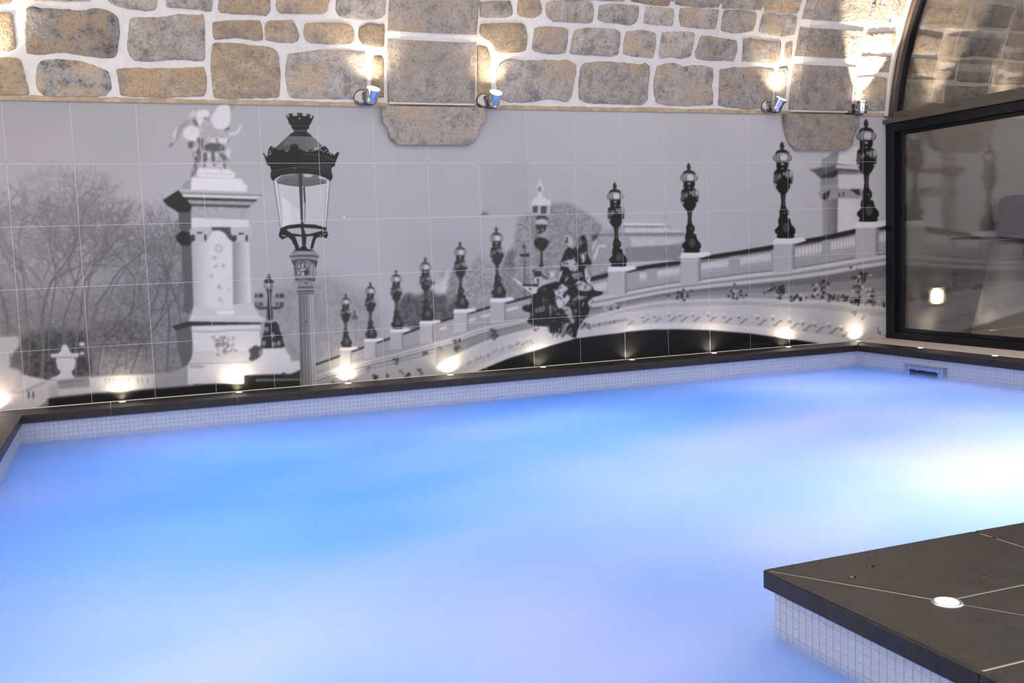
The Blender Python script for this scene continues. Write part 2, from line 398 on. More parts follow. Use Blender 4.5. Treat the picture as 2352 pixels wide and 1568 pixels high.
    for p in ((1270, 690), (1320, 680)): L.ell(*z([p])[0], 3, 3, 130)
    L.ell(*z([(1345, 740)])[0], 9, 9, 150); L.ell(*z([(1255, 760)])[0], 7, 8, 120)
    L.poly(z([(1225, 800), (1270, 760), (1350, 770), (1395, 810), (1360, 870), (1320, 910), (1320, 1030), (1335, 1075), (1280, 1075), (1295, 1030), (1300, 910), (1240, 860)]), 50)
    L.poly(z([(1080, 935), (1180, 935), (1180, 965), (1080, 965)]), 55); L.line(z([(1130, 850), (1130, 1400)]), 3, 92); L.ell(*z([(1125, 860)])[0], 4, 5, 75)
    L.line(z([(1210, 1110), (1300, 1150), (1370, 1200)]), 5, 80)
    L.done(1.4)
    # ---- second monument column, at right
    z = Zm(1700, 260, 4.61)
    L = Lay()
    L.grad(z([(870, 900), (1045, 890), (1030, 1275), (875, 1315)]), 150, 108)
    L.poly(z([(1035, 890), (1300, 870), (1250, 1245), (1030, 1275)]), 200)
    L.grad(z([(1120, 900), (1300, 880), (1240, 1245), (1125, 1260)]), 205, 188)
    L.poly(z([(850, 690), (1035, 650), (1045, 900), (870, 925), (850, 800)]), 138)
    L.poly(z([(1040, 650), (1310, 655), (1325, 790), (1042, 805)]), 196)
    L.poly(z([(820, 840), (905, 820), (960, 808), (1040, 800), (1290, 800), (1290, 860), (1270, 905), (1040, 900), (870, 925)]), 150)
    for p in ([(880, 850), (955, 815), (945, 870), (905, 925), (870, 900)], [(1030, 840), (1060, 860), (1050, 890)], [(1165, 805), (1260, 805), (1275, 870), (1230, 860)], [(1080, 840), (1100, 830), (1100, 890)]): L.poly(z(p), 60)
    L.poly(z([(725, 600), (1015, 530), (1290, 560), (1305, 640), (1035, 645), (1000, 680), (850, 690), (780, 625)]), 96)
    L.poly(z([(870, 650), (1035, 600), (1035, 645), (1000, 680), (860, 690)]), 62)
    L.poly(z([(1012, 545), (1270, 560), (1285, 600), (1015, 580)]), 190)
    L.line(z([(740, 598), (1015, 545)]), 3, 132)
    L.line(z([(1040, 622), (1300, 632)]), 3, 140)
    L.poly(z([(860, 530), (870, 480), (940, 455), (960, 420), (1060, 400), (1035, 535), (855, 560)]), 142)
    L.poly(z([(1050, 390), (1245, 350), (1265, 560), (1030, 535)]), 204)
    L.poly(z([(850, 770), (1040, 740), (1040, 790), (850, 810)]), 152)
    L.done(1.3, 5, 4, 61)
    # ---- the bridge
    RAIL = [(700, 845), (745, 829), (795, 811), (850, 791), (910, 771), (976, 748), (1056, 724), (1140, 700), (1220, 680), (1300, 656), (1360, 638), (1397, 629), (1481, 611.5), (1560, 600.5), (1629, 588.7), (1700, 578), (1772, 566), (1850, 552), (1896, 544), (1967, 528), (2050, 516), (2090, 509)]
    CTOP = [(700, 872), (740, 857), (805, 838), (848, 827), (913, 811), (978, 793), (1040, 777), (1110, 751), (1207, 734), (1290, 708), (1360, 688), (1435, 669), (1533, 651.4), (1629.6, 639), (1722.5, 627), (1811.7, 618), (1897.8, 604), (1980, 590), (2050, 581), (2090, 575)]
    CBOT = [(700, 884), (740, 868), (805, 848), (848, 837), (913, 822), (978, 804), (1040, 787), (1110, 763), (1209, 740), (1290, 722), (1360, 705), (1435, 690.7), (1533, 672), (1629.6, 661), (1723, 652), (1811.7, 643), (1897.8, 632), (1980, 617), (2050, 606), (2090, 600)]
    MOLD = [(900, 900), (1000, 842), (1056, 811), (1114, 784), (1170, 768), (1240, 751), (1330, 735), (1435, 707), (1485, 697), (1533, 691), (1629.6, 687), (1722.5, 685.5), (1813, 688.7), (1898.5, 691), (1981, 699.6), (2050, 706), (2090, 710)]
    SOFF = [(1000, 900), (1095, 853.4), (1117, 844), (1170, 822), (1228, 805), (1263.6, 794), (1317, 777.5), (1360, 771), (1435, 762), (1494, 756.8), (1556, 756), (1629.6, 757.7), (1724, 765.7), (1811.7, 777.7), (1884, 788.5), (1960, 802), (2090, 830)]
    def yat(c, x):
        return float(np.interp(x, [q[0] for q in c], [q[1] for q in c]))
    def band(L, a, b, v, x0=690, x1=2090, n=60, t0=0., t1=1.):
        xs = np.linspace(x0, x1, n)
        up = [(x, yat(a, x) + (yat(b, x) - yat(a, x)) * t0) for x in xs]
        dn = [(x, yat(a, x) + (yat(b, x) - yat(a, x)) * t1) for x in xs]
        L.poly(up + dn[::-1], v)
    FLOOR_ = [(690, 980), (2090, 980)]
    L = Lay()
    band(L, CBOT, FLOOR_, 172, 690, 1100)              # left spandrel
    band(L, CBOT, MOLD, 134, 1000, 2090)                # spandrel right
    band(L, CBOT, MOLD, 112, 1340, 2090, t0=0, t1=.3)
    band(L, CBOT, MOLD, 150, 1340, 2090, t0=.62, t1=1)
    band(L, MOLD, SOFF, 186, 1000, 2090)
    band(L, MOLD, SOFF, 206, 1000, 2090, t0=.78, t1=1)
    band(L, MOLD, SOFF, 168, 1400, 2090, t0=.08, t1=.2)
    L.line([(x, yat(MOLD, x)) for x in np.linspace(1000, 2088, 70)], 3, 190)
    band(L, SOFF, FLOOR_, 30, 1060, 1930)               # dark under the arch
    band(L, RAIL, CTOP, 156)
    band(L, CTOP, CBOT, 176)
    band(L, CTOP, CBOT, 196, t0=.05, t1=.3)
    band(L, CTOP, CBOT, 130, t0=.45, t1=.62)
    band(L, CTOP, CBOT, 188, t0=.66, t1=.9)
    L.line([(x, yat(CTOP, x)) for x in np.linspace(1300, 2088, 60)], 2, 90)
    L.line([(x, yat(CBOT, x) + 2) for x in np.linspace(700, 1210, 40)], 3, 118)
    L.line([(x, yat(CTOP, x) - 8) for x in np.linspace(700, 1210, 40)], 2, 135)
    L.line([(x, yat(CBOT, x) + 10) for x in np.linspace(700, 1000, 30)], 3, 140)
    L.done(1.3, 4, 5, 71)
    L = Lay()
    # balusters: pale openings between posts
    for (xa, xb, n, tt) in [(1361, 1394, 9, .38), (1469, 1485, 3, .3), (1510, 1561, 10, .32), (1601, 1674, 12, .3), (1700, 1771, 11, .3), (1817, 1888, 9, .28), (1908, 1964, 8, .28), (2014, 2050, 5, .28)]:
        for k in range(n):
            x = xa + (xb - xa) * (k + .5) / n
            y = yat(RAIL, x); h = yat(CTOP, x) - y
            L.ell(x, y + h * (tt + .12), (xb - xa) / n * .38, h * .19, 206)
            L.ell(x, y + h * .68, 1.6, 1.6, 192)
        L.line([(xa, yat(RAIL, xa) + 9), (xb, yat(RAIL, xb) + 9)], 3, 112)
    for (xa, xb) in [(1068, 1092), (1105, 1127), (1157, 1190), (1010, 1026)]:
        L.line([(xa, yat(RAIL, xa) + 18), (xb, yat(RAIL, xb) + 18)], 7, 194)
    # dark rail
    L.line([(x, yat(RAIL, x) + 1) for x in np.linspace(700, 1225, 60)], 4, 52, w2=6)
    L.line([(x, yat(RAIL, x) + 2) for x in np.linspace(1345, 2090, 60)], 9, 44, w2=11)
    L.done(1.1)
    L = Lay()
    # carved waves along the arch, hanging ornaments
    for (x, y, s_) in [(1365, 751, .8), (1383, 751, .8), (1405, 746, .8), (1426, 744, .8), (1449, 741, .85), (1485, 735, .9), (1512, 733.5, .9), (1546, 732, 1), (1572, 732, 1), (1601, 732, 1), (1637, 732, 1), (1674, 735, 1.05), (1708, 737, 1.1), (1752, 739, 1.2), (1787, 741, 1.2), (1826, 747, 1.2), (1856, 752, 1.2), (1884, 756, 1.2), (1917, 758, 1.25), (1945, 765, 1.25)]:
        L.line([(x - 9 * s_, y + 5 * s_), (x - 3 * s_, y + 4 * s_), (x + 1 * s_, y - 2 * s_), (x + 8 * s_, y - 4 * s_)], 3.2 * s_, 128)
        L.ell(x - 10 * s_, y - 7 * s_, 3.4 * s_, 3 * s_, 134); L.ell(x - 11 * s_, y - 13 * s_, 4 * s_, 3.4 * s_, 204)
    for k in range(30):
        x = 1075 + k * 8.4; y = yat(MOLD, x) * .45 + yat(SOFF, x) * .55
        x += R_.uniform(-3, 3); y += R_.uniform(-4, 4)
        L.line([(x - 4, y + 4), (x, y + 1), (x + 2, y - 5)], R_.uniform(1.6, 3), R_.uniform(128, 152)); L.ell(x + 4, y - 9, 3, 3, 198)
    for (x, y) in [(1963, 722), (1981, 733), (2015, 760), (2035, 764), (1995, 780), (1970, 780)]:
        for k in range(4): L.ell(x + R_.uniform(-6, 6), y + R_.uniform(-6, 6), R_.uniform(1.5, 3.5), R_.uniform(2, 4), R_.choice((118, 140, 196)))
    for (x, y, r, v) in [(846, 848, 5, 78), (908, 831, 6, 80), (976, 813, 6, 78), (862, 868, 6, 60), (890, 863, 4, 80), (936, 862, 6, 62), (922, 853, 5, 100), (965, 852, 6, 90), (1012, 803, 5, 110), (800, 870, 4, 110), (765, 880, 6, 100), (1048, 800, 6, 66), (1052, 790, 8, 80), (1137, 766, 9, 92), (1130, 772, 6, 80)]:
        for k in range(5): L.ell(x + R_.uniform(-r, r), y + R_.uniform(-r, r), r * R_.uniform(.35, .75), r * R_.uniform(.4, .9), v + R_.uniform(-10, 40))
    for (cx, cy, w_) in [(1568, 676, 24), (1400, 700, 22), (1692, 676, 24), (1775, 662, 24), (1974, 630, 20)]:
        for k in range(22): L.ell(cx + R_.gauss(0, w_ * .5), cy + R_.gauss(0, 6), 3.4, 2.6, R_.choice((58, 80, 105, 168)))
    for (cx, cy, hx, hy) in [(1790, 672, 16, 14), (1838, 682, 24, 7), (1880, 670, 14, 16), (1893, 655, 10, 10), (1925, 684, 26, 8), (1970, 650, 12, 22), (1962, 690, 12, 10), (1998, 672, 10, 10), (2015, 696, 30, 6)]:
        for k in range(22): L.ell(cx + R_.uniform(-hx, hx), cy + R_.uniform(-hy, hy), 3.6, 3.6, R_.choice((52, 70, 100, 150, 176)))
    L.poly([(1938, 684), (1950, 678), (1945, 690), (1936, 692)], 40); L.poly([(1962, 686), (1975, 682), (1976, 696), (1960, 696)], 42)
    L.poly([(1786, 658), (1800, 652), (1803, 668), (1792, 676)], 62); L.poly([(1976, 622), (1988, 628), (1988, 646), (1980, 650)], 50)
    L.line([(1710, 790), (1770, 790)], 1.6, 70); L.line([(1690, 798), (1760, 798)], 1.6, 60)
    L.done(1.5)
    # ---- bridge lamps
    def lamp(L, x, top, base, dark=40, mir=1, x2=None):
        H = base - top
        x2 = x if x2 is None else x2
        def q(l): return [(x + (x2 - x) * b + mir * a * H, top + b * H) for a, b in l]
        L.poly(q([(0, 0), (.018, .03), (.024, .06), (.014, .075), (.022, .1), (-.022, .1), (-.014, .075), (-.024, .06), (-.018, .03)]), dark + 16)
        L.poly(q([(-.07, .12), (-.04, .088), (.04, .088), (.075, .12), (.07, .138), (-.07, .138)]), dark + 12)
        L.ell(*q([(0, .172)])[0], .098 * H, .056 * H, dark + 30); L.ell(*q([(.0, .17)])[0], .09 * H, .05 * H, 158)
        L.ell(*q([(.02, .168)])[0], .045 * H, .03 * H, 194)
        for dx in (-.06, -.03, .055): L.line(q([(dx, .135), (dx * 1.1, .172), (dx * .8, .21)]), .009 * H, dark + 35)
        L.poly(q([(-.06, .208), (.062, .208), (.066, .24), (.05, .29), (-.06, .3), (-.062, .25)]), dark)
        L.ell(*q([(.0, .235)])[0], .02 * H, .012 * H, 150); L.ell(*q([(.0, .285)])[0], .011 * H, .014 * H, 150)
        L.poly(q([(-.055, .29), (.045, .285), (.085, .3), (.105, .34), (.1, .42), (.065, .49), (.034, .54), (-.034, .54), (-.07, .485), (-.098, .44), (-.094, .36), (-.085, .31)]), dark)
        L.ell(*q([(.066, .342)])[0], .042 * H, .04 * H, 138); L.ell(*q([(.076, .335)])[0], .02 * H, .024 * H, 168)
        L.ell(*q([(-.07, .375)])[0], .026 * H, .042 * H, 104); L.ell(*q([(-.03, .36)])[0], .014 * H, .03 * H, 118); L.ell(*q([(.012, .335)])[0], .012 * H, .022 * H, 128)
        L.line(q([(.095, .38), (.1, .43)]), .016 * H, 120); L.line(q([(-.088, .42), (-.085, .46)]), .014 * H, 118)
        L.line(q([(.06, .3), (.062, .38)]), .009 * H, dark + 15); L.line(q([(-.07, .33), (-.068, .41)]), .008 * H, dark)
        for p in ((-.075, .452), (.082, .452)): L.ell(*q([p])[0], .013 * H, .016 * H, 160)
        L.poly(q([(-.03, .53), (.03, .53), (.02, .6), (.022, .68), (.05, .71), (.055, .75), (.03, .785), (.07, .8), (.07, .83), (.08, .86), (.115, .9), (.12, .94), (.1, .96), (.11, 1.), (-.085, 1.), (-.065, .965), (-.095, .94), (-.095, .91), (-.05, .87), (-.06, .83), (-.052, .8), (-.04, .77), (-.045, .72), (-.026, .68), (-.02, .6)]), dark)
        L.line(q([(.004, .55), (.002, .67)]), .012 * H, dark + 50)
        L.ell(*q([(.022, .89)])[0], .034 * H, .05 * H, dark + 38); L.ell(*q([(.02, .735)])[0], .02 * H, .018 * H, dark + 28)
    LAMPS = [(794, 672.5, 797, 794), (850.5, 646.5, 777, 851), (909.7, 618.5, 755, 911), (976.3, 589, 736, 980), (1056.5, 553.5, 709, 1059), (1139.5, 519.5, 684, 1144), (1411.6, 417.5, 612, 1418), (1581.6, 373, 580, 1586), (1796, 324, 547, 1801), (1989, 272, 509, 1991)]
    L = Lay()
    for (x, t, b, x2) in LAMPS:       # pedestals
        H = b - t
        cx = x2 + .03 * H
        L.poly([(cx - .14 * H, b + .06 * H), (cx + .06 * H, b + .03 * H), (cx + .07 * H, b + .34 * H), (cx - .14 * H, b + .36 * H)], 172)
        L.line([(cx + .07 * H, b + .06 * H), (cx + .07 * H, b + .32 * H)], .03 * H, 135)
        L.poly([(cx - .13 * H, b + .005 * H), (cx + .17 * H, b - .01 * H), (cx + .2 * H, b + .025 * H), (cx + .1 * H, b + .055 * H), (cx - .15 * H, b + .06 * H)], 214)
    L.done(1.1)
    L = Lay(); L.rnd = 1
    for (x, t, b, x2) in LAMPS[:6]: lamp(L, x, t, b, 58, 1, x2)
    L.poly([(812, 712), (816, 712), (817, 724), (824, 729), (820, 733), (808, 733), (806, 728), (812, 724)], 90); L.line([(816, 732), (818, 790)], 2.4, 130)
    L.ell(987, 650, 12, 5, 90)
    L.done(1.15)
    L = Lay(); L.rnd = 1
    for (x, t, b, x2) in LAMPS[6:]: lamp(L, x, t, b, 36, 1, x2)
    L.done(.9)
    # ---- sculpture at the crown
    z = Zm(1160, 400, 3.92)
    L = Lay(); L.rnd = 1
    L.poly(z([(150, 1205), (170, 1180), (240, 1170), (240, 1100), (310, 1010), (470, 960), (490, 980), (500, 800), (535, 700), (570, 650), (620, 680), (680, 560), (710, 540), (740, 600), (740, 720), (785, 800), (760, 830), (720, 810), (760, 1000), (790, 1010), (800, 1045), (890, 1060), (870, 1085), (760, 1130), (740, 1160), (765, 1205), (750, 1260), (690, 1340), (650, 1380), (640, 1460), (600, 1470), (550, 1420), (400, 1440), (395, 1390), (330, 1370), (250, 1360), (190, 1325), (235, 1275), (238, 1248), (170, 1232)]), 44)
    for p, v in [([(530, 560), (580, 545), (620, 600), (600, 650), (560, 640)], 175), ([(640, 560), (690, 590), (680, 660), (640, 680)], 110), ([(700, 700), (725, 770), (700, 800), (680, 740)], 190),
                 ([(500, 800), (560, 770), (620, 765), (660, 820), (650, 870), (600, 880), (560, 830), (520, 830)], 172), ([(480, 890), (520, 860), (510, 920), (490, 950)], 170), ([(600, 890), (690, 880), (700, 920), (620, 950)], 120),
                 ([(455, 1150), (460, 1050), (510, 978), (570, 1030), (560, 1080), (590, 1100), (570, 1150), (515, 1200), (480, 1212)], 184), ([(440, 1030), (460, 1045), (475, 1075), (450, 1085)], 186), ([(515, 1090), (560, 1040), (580, 1060), (530, 1120)], 55),
                 ([(505, 1195), (575, 1180), (602, 1230), (615, 1300), (648, 1350), (600, 1346), (570, 1290), (530, 1235)], 156), ([(525, 1345), (600, 1330), (560, 1370), (545, 1400), (570, 1440), (520, 1440), (510, 1390)], 140),
                 ([(635, 965), (690, 955), (785, 1015), (770, 1045), (720, 1055), (650, 1040)], 168), ([(600, 1130), (680, 1090), (740, 1105), (640, 1150)], 135), ([(715, 840), (735, 860), (745, 905), (772, 925), (765, 995), (740, 975), (720, 930)], 190),
                 ([(60, 930), (110, 948), (170, 1000), (300, 1012), (288, 1070), (245, 1080), (180, 1030), (100, 970)], 196), ([(150, 990), (300, 988), (300, 1012), (160, 1008)], 48), ([(260, 880), (330, 870), (320, 920), (262, 925)], 60),
                 ([(250, 925), (330, 930), (310, 960), (262, 955)], 190), ([(390, 880), (440, 870), (450, 920), (410, 930)], 190), ([(265, 1210), (340, 1180), (385, 1200), (330, 1245), (270, 1246)], 112), ([(400, 1170), (420, 1180), (415, 1260), (400, 1275)], 130),
                 ([(330, 1100), (380, 1130), (340, 1160)], 84), ([(340, 1020), (380, 1030), (350, 1060)], 88), ([(430, 1180), (480, 1215), (440, 1240)], 100), ([(760, 1130), (800, 1100), (1000, 1075), (1000, 1170), (770, 1200)], 182), ([(770, 1150), (1000, 1110), (1000, 1122), (770, 1165)], 120),
                 ([(330, 1370), (390, 1370), (400, 1400), (395, 1430), (330, 1450)], 186)]:
        L.poly(z(p), v)
    L.poly(z([(250, 1362), (400, 1372), (405, 1440), (640, 1470), (560, 1500), (400, 1530), (250, 1568)]), 184)
    L.poly(z([(645, 1475), (655, 1390), (680, 1345), (900, 1280), (1100, 1245), (1100, 1420), (900, 1440)]), 186)
    for k in range(26):
        x, y = R_.uniform(420, 620), R_.uniform(1425, 1470)
        L.line(z([(x, y), (x + 10, y - 26)]), 2.4, R_.choice((60, 95, 150)))
    for k in range(24):
        x, y = 690 + k * 17, 1385 - k * 3.2
        L.line(z([(x - 8, y + 14), (x, y), (x + 10, y - 18)]), 2.6, R_.choice((80, 120, 150)))
    for k in range(420):
        x, y = R_.uniform(200, 780), R_.uniform(560, 1400)
        wx = math.exp(-((x - 620 + (y - 900) * .12) / 95.) ** 2)
        if not (.0 < (y - 560) and L.a[min(ACH - 1, int((400 + y / 3.92 - AY0) * SC)), min(ACW - 1, int((1160 + x / 3.92 - AX0) * SC))] > .5): continue
        v = R_.choice((38, 60, 110, 150, 182)) if R_.random() < wx * .9 else R_.choice((34, 40, 48, 66, 92))
        t = R_.uniform(0, 3.1); ln = R_.uniform(12, 46)
        L.line(z([(x, y), (x + ln * math.cos(t), y + ln * math.sin(t))]), R_.uniform(1.6, 4.6), v, w2=.8)
    L.poly(z([(640, 1300), (690, 1345), (655, 1390), (640, 1478), (612, 1470), (600, 1380)]), 44)
    L.done(1.5)
    # ---- the large street lamp in front (sharp)
    z = Zm(580, 240, 4.9); w = Zm(560, 540, 4.3567)
    L = Lay()
    L.grad(w([(548, 585), (693, 585), (728, 1560), (572, 1570)]), 104, 168, n=14)
    for t, v, ww in [(.1, 84, 5), (.22, 120, 4), (.36, 84, 5), (.44, 128, 5), (.55, 84, 6), (.62, 150, 6), (.7, 104, 5), (.78, 182, 7), (.86, 128, 4), (.93, 172, 7)]:
        L.line(w([(548 + 145 * t, 600), (571 + 156 * t, 1565)]), ww / 4.36, v)
    L.poly(w([(495, 160), (520, 148), (690, 148), (710, 162), (760, 205), (735, 245), (738, 270), (720, 300), (725, 380), (715, 455), (690, 470), (695, 500), (706, 560), (695, 590), (545, 590), (528, 565), (540, 510), (535, 475), (515, 455), (505, 400), (495, 300), (475, 265), (470, 235), (450, 205)]), 122)
    L.poly(w([(500, 160), (530, 150), (690, 150), (708, 162), (690, 172), (520, 172)]), 150)
    L.line(w([(453, 200), (520, 184), (700, 182), (757, 204)]), 1.8, 165); L.line(w([(456, 212), (540, 206), (690, 206), (752, 214)]), 2.2, 78)
    L.line(w([(470, 235), (600, 226), (735, 240)]), 2.6, 148); L.line(w([(480, 262), (540, 246), (660, 244), (735, 262)]), 2, 62)
    L.poly(w([(480, 262), (535, 250), (520, 300), (500, 300)]), 80); L.poly(w([(640, 246), (735, 262), (720, 300), (690, 280)]), 84)
    for p, v in [([(540, 300), (570, 250), (610, 256), (640, 300), (655, 380), (620, 400), (560, 395)], 96), ([(548, 300), (560, 290), (560, 330), (548, 330)], 190), ([(580, 290), (600, 270), (600, 320), (570, 340)], 160), ([(620, 280), (640, 300), (630, 330)], 176),
                 ([(560, 345), (620, 330), (615, 345), (570, 362)], 176), ([(545, 360), (560, 365), (560, 390), (545, 385)], 172), ([(575, 375), (600, 365), (605, 405), (580, 408)], 170), ([(610, 350), (650, 350), (640, 400), (615, 400)], 66),
                 ([(670, 300), (690, 290), (685, 400), (668, 400)], 150), ([(700, 310), (718, 300), (715, 400), (700, 400)], 148), ([(505, 310), (525, 310), (530, 400), (512, 400)], 92), ([(720, 262), (738, 270), (722, 330), (712, 320)], 70)]:
        L.poly(w(p), v)
    L.line(w([(508, 420), (600, 410), (718, 408)]), 2, 150); L.line(w([(512, 440), (560, 450), (660, 440), (716, 450)]), 4.4, 82); L.line(w([(520, 462), (600, 448), (706, 466)]), 2.4, 128)
    L.poly(w([(535, 475), (690, 468), (694, 512), (538, 518)]), 138); L.ell(*w([(622, 481)])[0], 2.2, 2.2, 60)
    L.line(w([(538, 520), (696, 516)]), 2, 64); L.line(w([(530, 548), (704, 546)]), 1.4, 168); L.line(w([(530, 560), (704, 558)]), 2.4, 62); L.line(w([(540, 586), (696, 584)]), 1.6, 80)
    L.ell(*w([(627, 866)])[0], 2, 2, 62)
    # lantern legs
    for p in ([(470, 20), (500, 0), (520, 30), (555, 125), (548, 150), (515, 142), (500, 70), (470, 45)], [(740, -20), (710, 60), (692, 135), (664, 140), (680, 60), (700, 0)], [(585, -10), (630, -10), (616, 100), (642, 142), (548, 142), (590, 100)]): L.poly(w(p), 44)
    L.poly(w([(500, 150), (600, 128), (705, 152), (700, 160), (505, 160)]), 50)
    L.line(w([(600, 0), (602, 110)]), 1.4, 90)
    # glass body
    L.grad(z([(240, 868), (300, 805), (530, 778), (760, 800), (835, 832), (873, 860), (826, 1385), (320, 1385)]), 190, 184)
    L.poly(z([(330, 1030), (430, 1110), (440, 1380), (340, 1380)]), 206)
    L.poly(z([(500, 1170), (540, 1160), (550, 1330), (440, 1370), (430, 1130)]), 198)
    L.poly(z([(268, 850), (330, 800), (520, 780), (760, 795), (838, 835), (822, 882), (600, 915), (480, 915), (283, 885)]), 112)
    L.poly(z([(290, 868), (400, 825), (520, 830), (700, 845), (820, 840), (818, 876), (600, 908), (480, 908), (290, 880)]), 104)
    L.poly(z([(570, 785), (690, 790), (650, 820), (590, 815)]), 178); L.poly(z([(750, 800), (830, 830), (828, 850), (740, 825)]), 186)
    L.line(z([(280, 880), (400, 905), (520, 918), (660, 912), (830, 880)]), 1.8, 66)
    L.line(z([(238, 866), (316, 1385)]), 1.2, 74); L.line(z([(262, 858), (328, 1380)]), 2.6, 204); L.line(z([(285, 890), (338, 1375)]), 1.6, 158)
    L.line(z([(872, 860), (826, 1385)]), 1.2, 76); L.line(z([(850, 870), (815, 1380)]), 2.2, 206); L.line(z([(836, 850), (806, 1375)]), 1.2, 150)
    L.poly(z([(518, 778), (556, 778), (578, 1350), (545, 1350)]), 58); L.line(z([(540, 790), (560, 1340)]), 1.2, 96)
    L.line(z([(578, 915), (590, 1100)]), 4.2, 70, w2=4); L.line(z([(590, 1100), (588, 1330)]), 3, 112, w2=2); L.line(z([(566, 915), (574, 1330)]), 1.6, 206)
    # lower ring with brackets
    L.poly(z([(310, 1392), (400, 1357), (530, 1342), (700, 1350), (832, 1385), (834, 1422), (760, 1402), (700, 1394), (560, 1384), (420, 1396), (312, 1428)]), 46)
    L.poly(z([(440, 1448), (540, 1462), (640, 1456), (760, 1425), (775, 1446), (690, 1478), (590, 1486), (470, 1484)]), 46)
    L.poly(z([(296, 1482), (300, 1440), (312, 1418), (380, 1408), (440, 1450), (482, 1500), (500, 1580), (465, 1580), (440, 1530), (400, 1490), (332, 1518)]), 42)
    L.poly(z([(852, 1470), (842, 1430), (772, 1420), (700, 1462), (682, 1520), (670, 1580), (692, 1580), (706, 1530), (726, 1495), (790, 1490), (832, 1506)]), 42)
    L.poly(z([(543, 1375), (572, 1375), (606, 1480), (602, 1580), (558, 1580), (552, 1450)]), 48)
    for p in ((335, 1470), (352, 1478), (372, 1480), (820, 1455), (765, 1475)): L.ell(*z([p])[0], 2.2, 1.2, 168)
    # hood
    L.grad(z([(405, 350), (670, 356), (795, 470), (830, 530), (520, 545), (240, 500), (330, 420)]), 78, 122)
    L.poly(z([(420, 348), (560, 345), (560, 420), (470, 440), (340, 470), (360, 420)]), 104)
    L.poly(z([(700, 480), (770, 490), (740, 520), (690, 515)]), 160)
    L.poly(z([(116, 543), (126, 543), (160, 594), (172, 560), (178, 505), (205, 464), (242, 480), (275, 500), (310, 515), (350, 500), (385, 535), (420, 512), (428, 456), (466, 436), (505, 456), (520, 492), (570, 515), (600, 532), (640, 530), (640, 505), (670, 500), (700, 522), (750, 500), (815, 464), (850, 500), (870, 545), (905, 555), (912, 575), (955, 535), (974, 532), (970, 562), (932, 655), (926, 690), (890, 710), (886, 742), (902, 800), (896, 836), (876, 864), (832, 830), (750, 796), (600, 776), (430, 780), (320, 796), (258, 832), (235, 864), (205, 826), (202, 780), (212, 750), (200, 700), (160, 672), (154, 640)]), 42)
    for p in ((197, 520), (225, 486), (160, 575), (205, 545), (188, 560), (770, 510), (825, 515), (850, 540), (800, 528), (880, 560), (672, 520)): L.ell(*z([p])[0], 1.6, 1.8, 165)
    L.ell(*z([(468, 460)])[0], 1.2, 1.2, 120)
    L.line(z([(540, 556), (700, 562), (830, 590), (920, 626)]), 2.2, 74); L.line(z([(560, 600), (760, 612), (905, 650)]), 1.4, 62)
    for k in range(13): L.line(z([(520 + k * 29, 664 + max(0, k - 5) * 2), (519 + k * 29, 700 + max(0, k - 4) * 4)]), 3.4, 60 + k * 1.6)
    L.line(z([(225, 752), (380, 720), (540, 708), (760, 728), (884, 775)]), 2.2, 74); L.line(z([(215, 790), (400, 750), (600, 742), (780, 765), (895, 815)]), 2, 60)
    L.ell(*z([(476, 715)])[0], 1.6, 2.6, 110)
    L.poly(z([(376, 120), (388, 114), (400, 142), (412, 138), (404, 104), (450, 97), (455, 130), (485, 128), (505, 130), (502, 94), (560, 95), (560, 130), (582, 128), (610, 132), (605, 100), (654, 110), (645, 147), (665, 155), (672, 124), (689, 130), (685, 152), (650, 225), (638, 236), (636, 270), (610, 285), (612, 310), (640, 325), (672, 360), (404, 354), (430, 325), (465, 310), (462, 285), (440, 265), (435, 235), (415, 220)]), 46)
    for x in (484, 510, 537, 565, 590): L.ell(*z([(x, 297)])[0], 1.3, 1.3, 172)
    L.ell(*z([(530, 157)])[0], 2, 2, 176)
    for x in (422, 438, 514, 528, 545, 620, 634): L.ell(*z([(x, 116)])[0], .9, 1, 150)
    L.line(z([(440, 185), (640, 195)]), 1, 66); L.line(z([(450, 232), (630, 240)]), 1.2, 70); L.line(z([(410, 350), (480, 330), (600, 330), (666, 352)]), 1.4, 70)
    L.done(.3)
    # misprinted tile: one shifted scrap in the sky
    L = Lay(); L.poly([(1105, 494), (1105, 488), (1112, 486), (1121, 488), (1123, 494)], 100); L.done(.8)
    L = Lay(); L.poly([(787, 500), (788, 497), (792, 497), (794, 501)], 225); L.done(.4)
    np.clip(sheet, 12, 226, out=sheet)
    return sheet

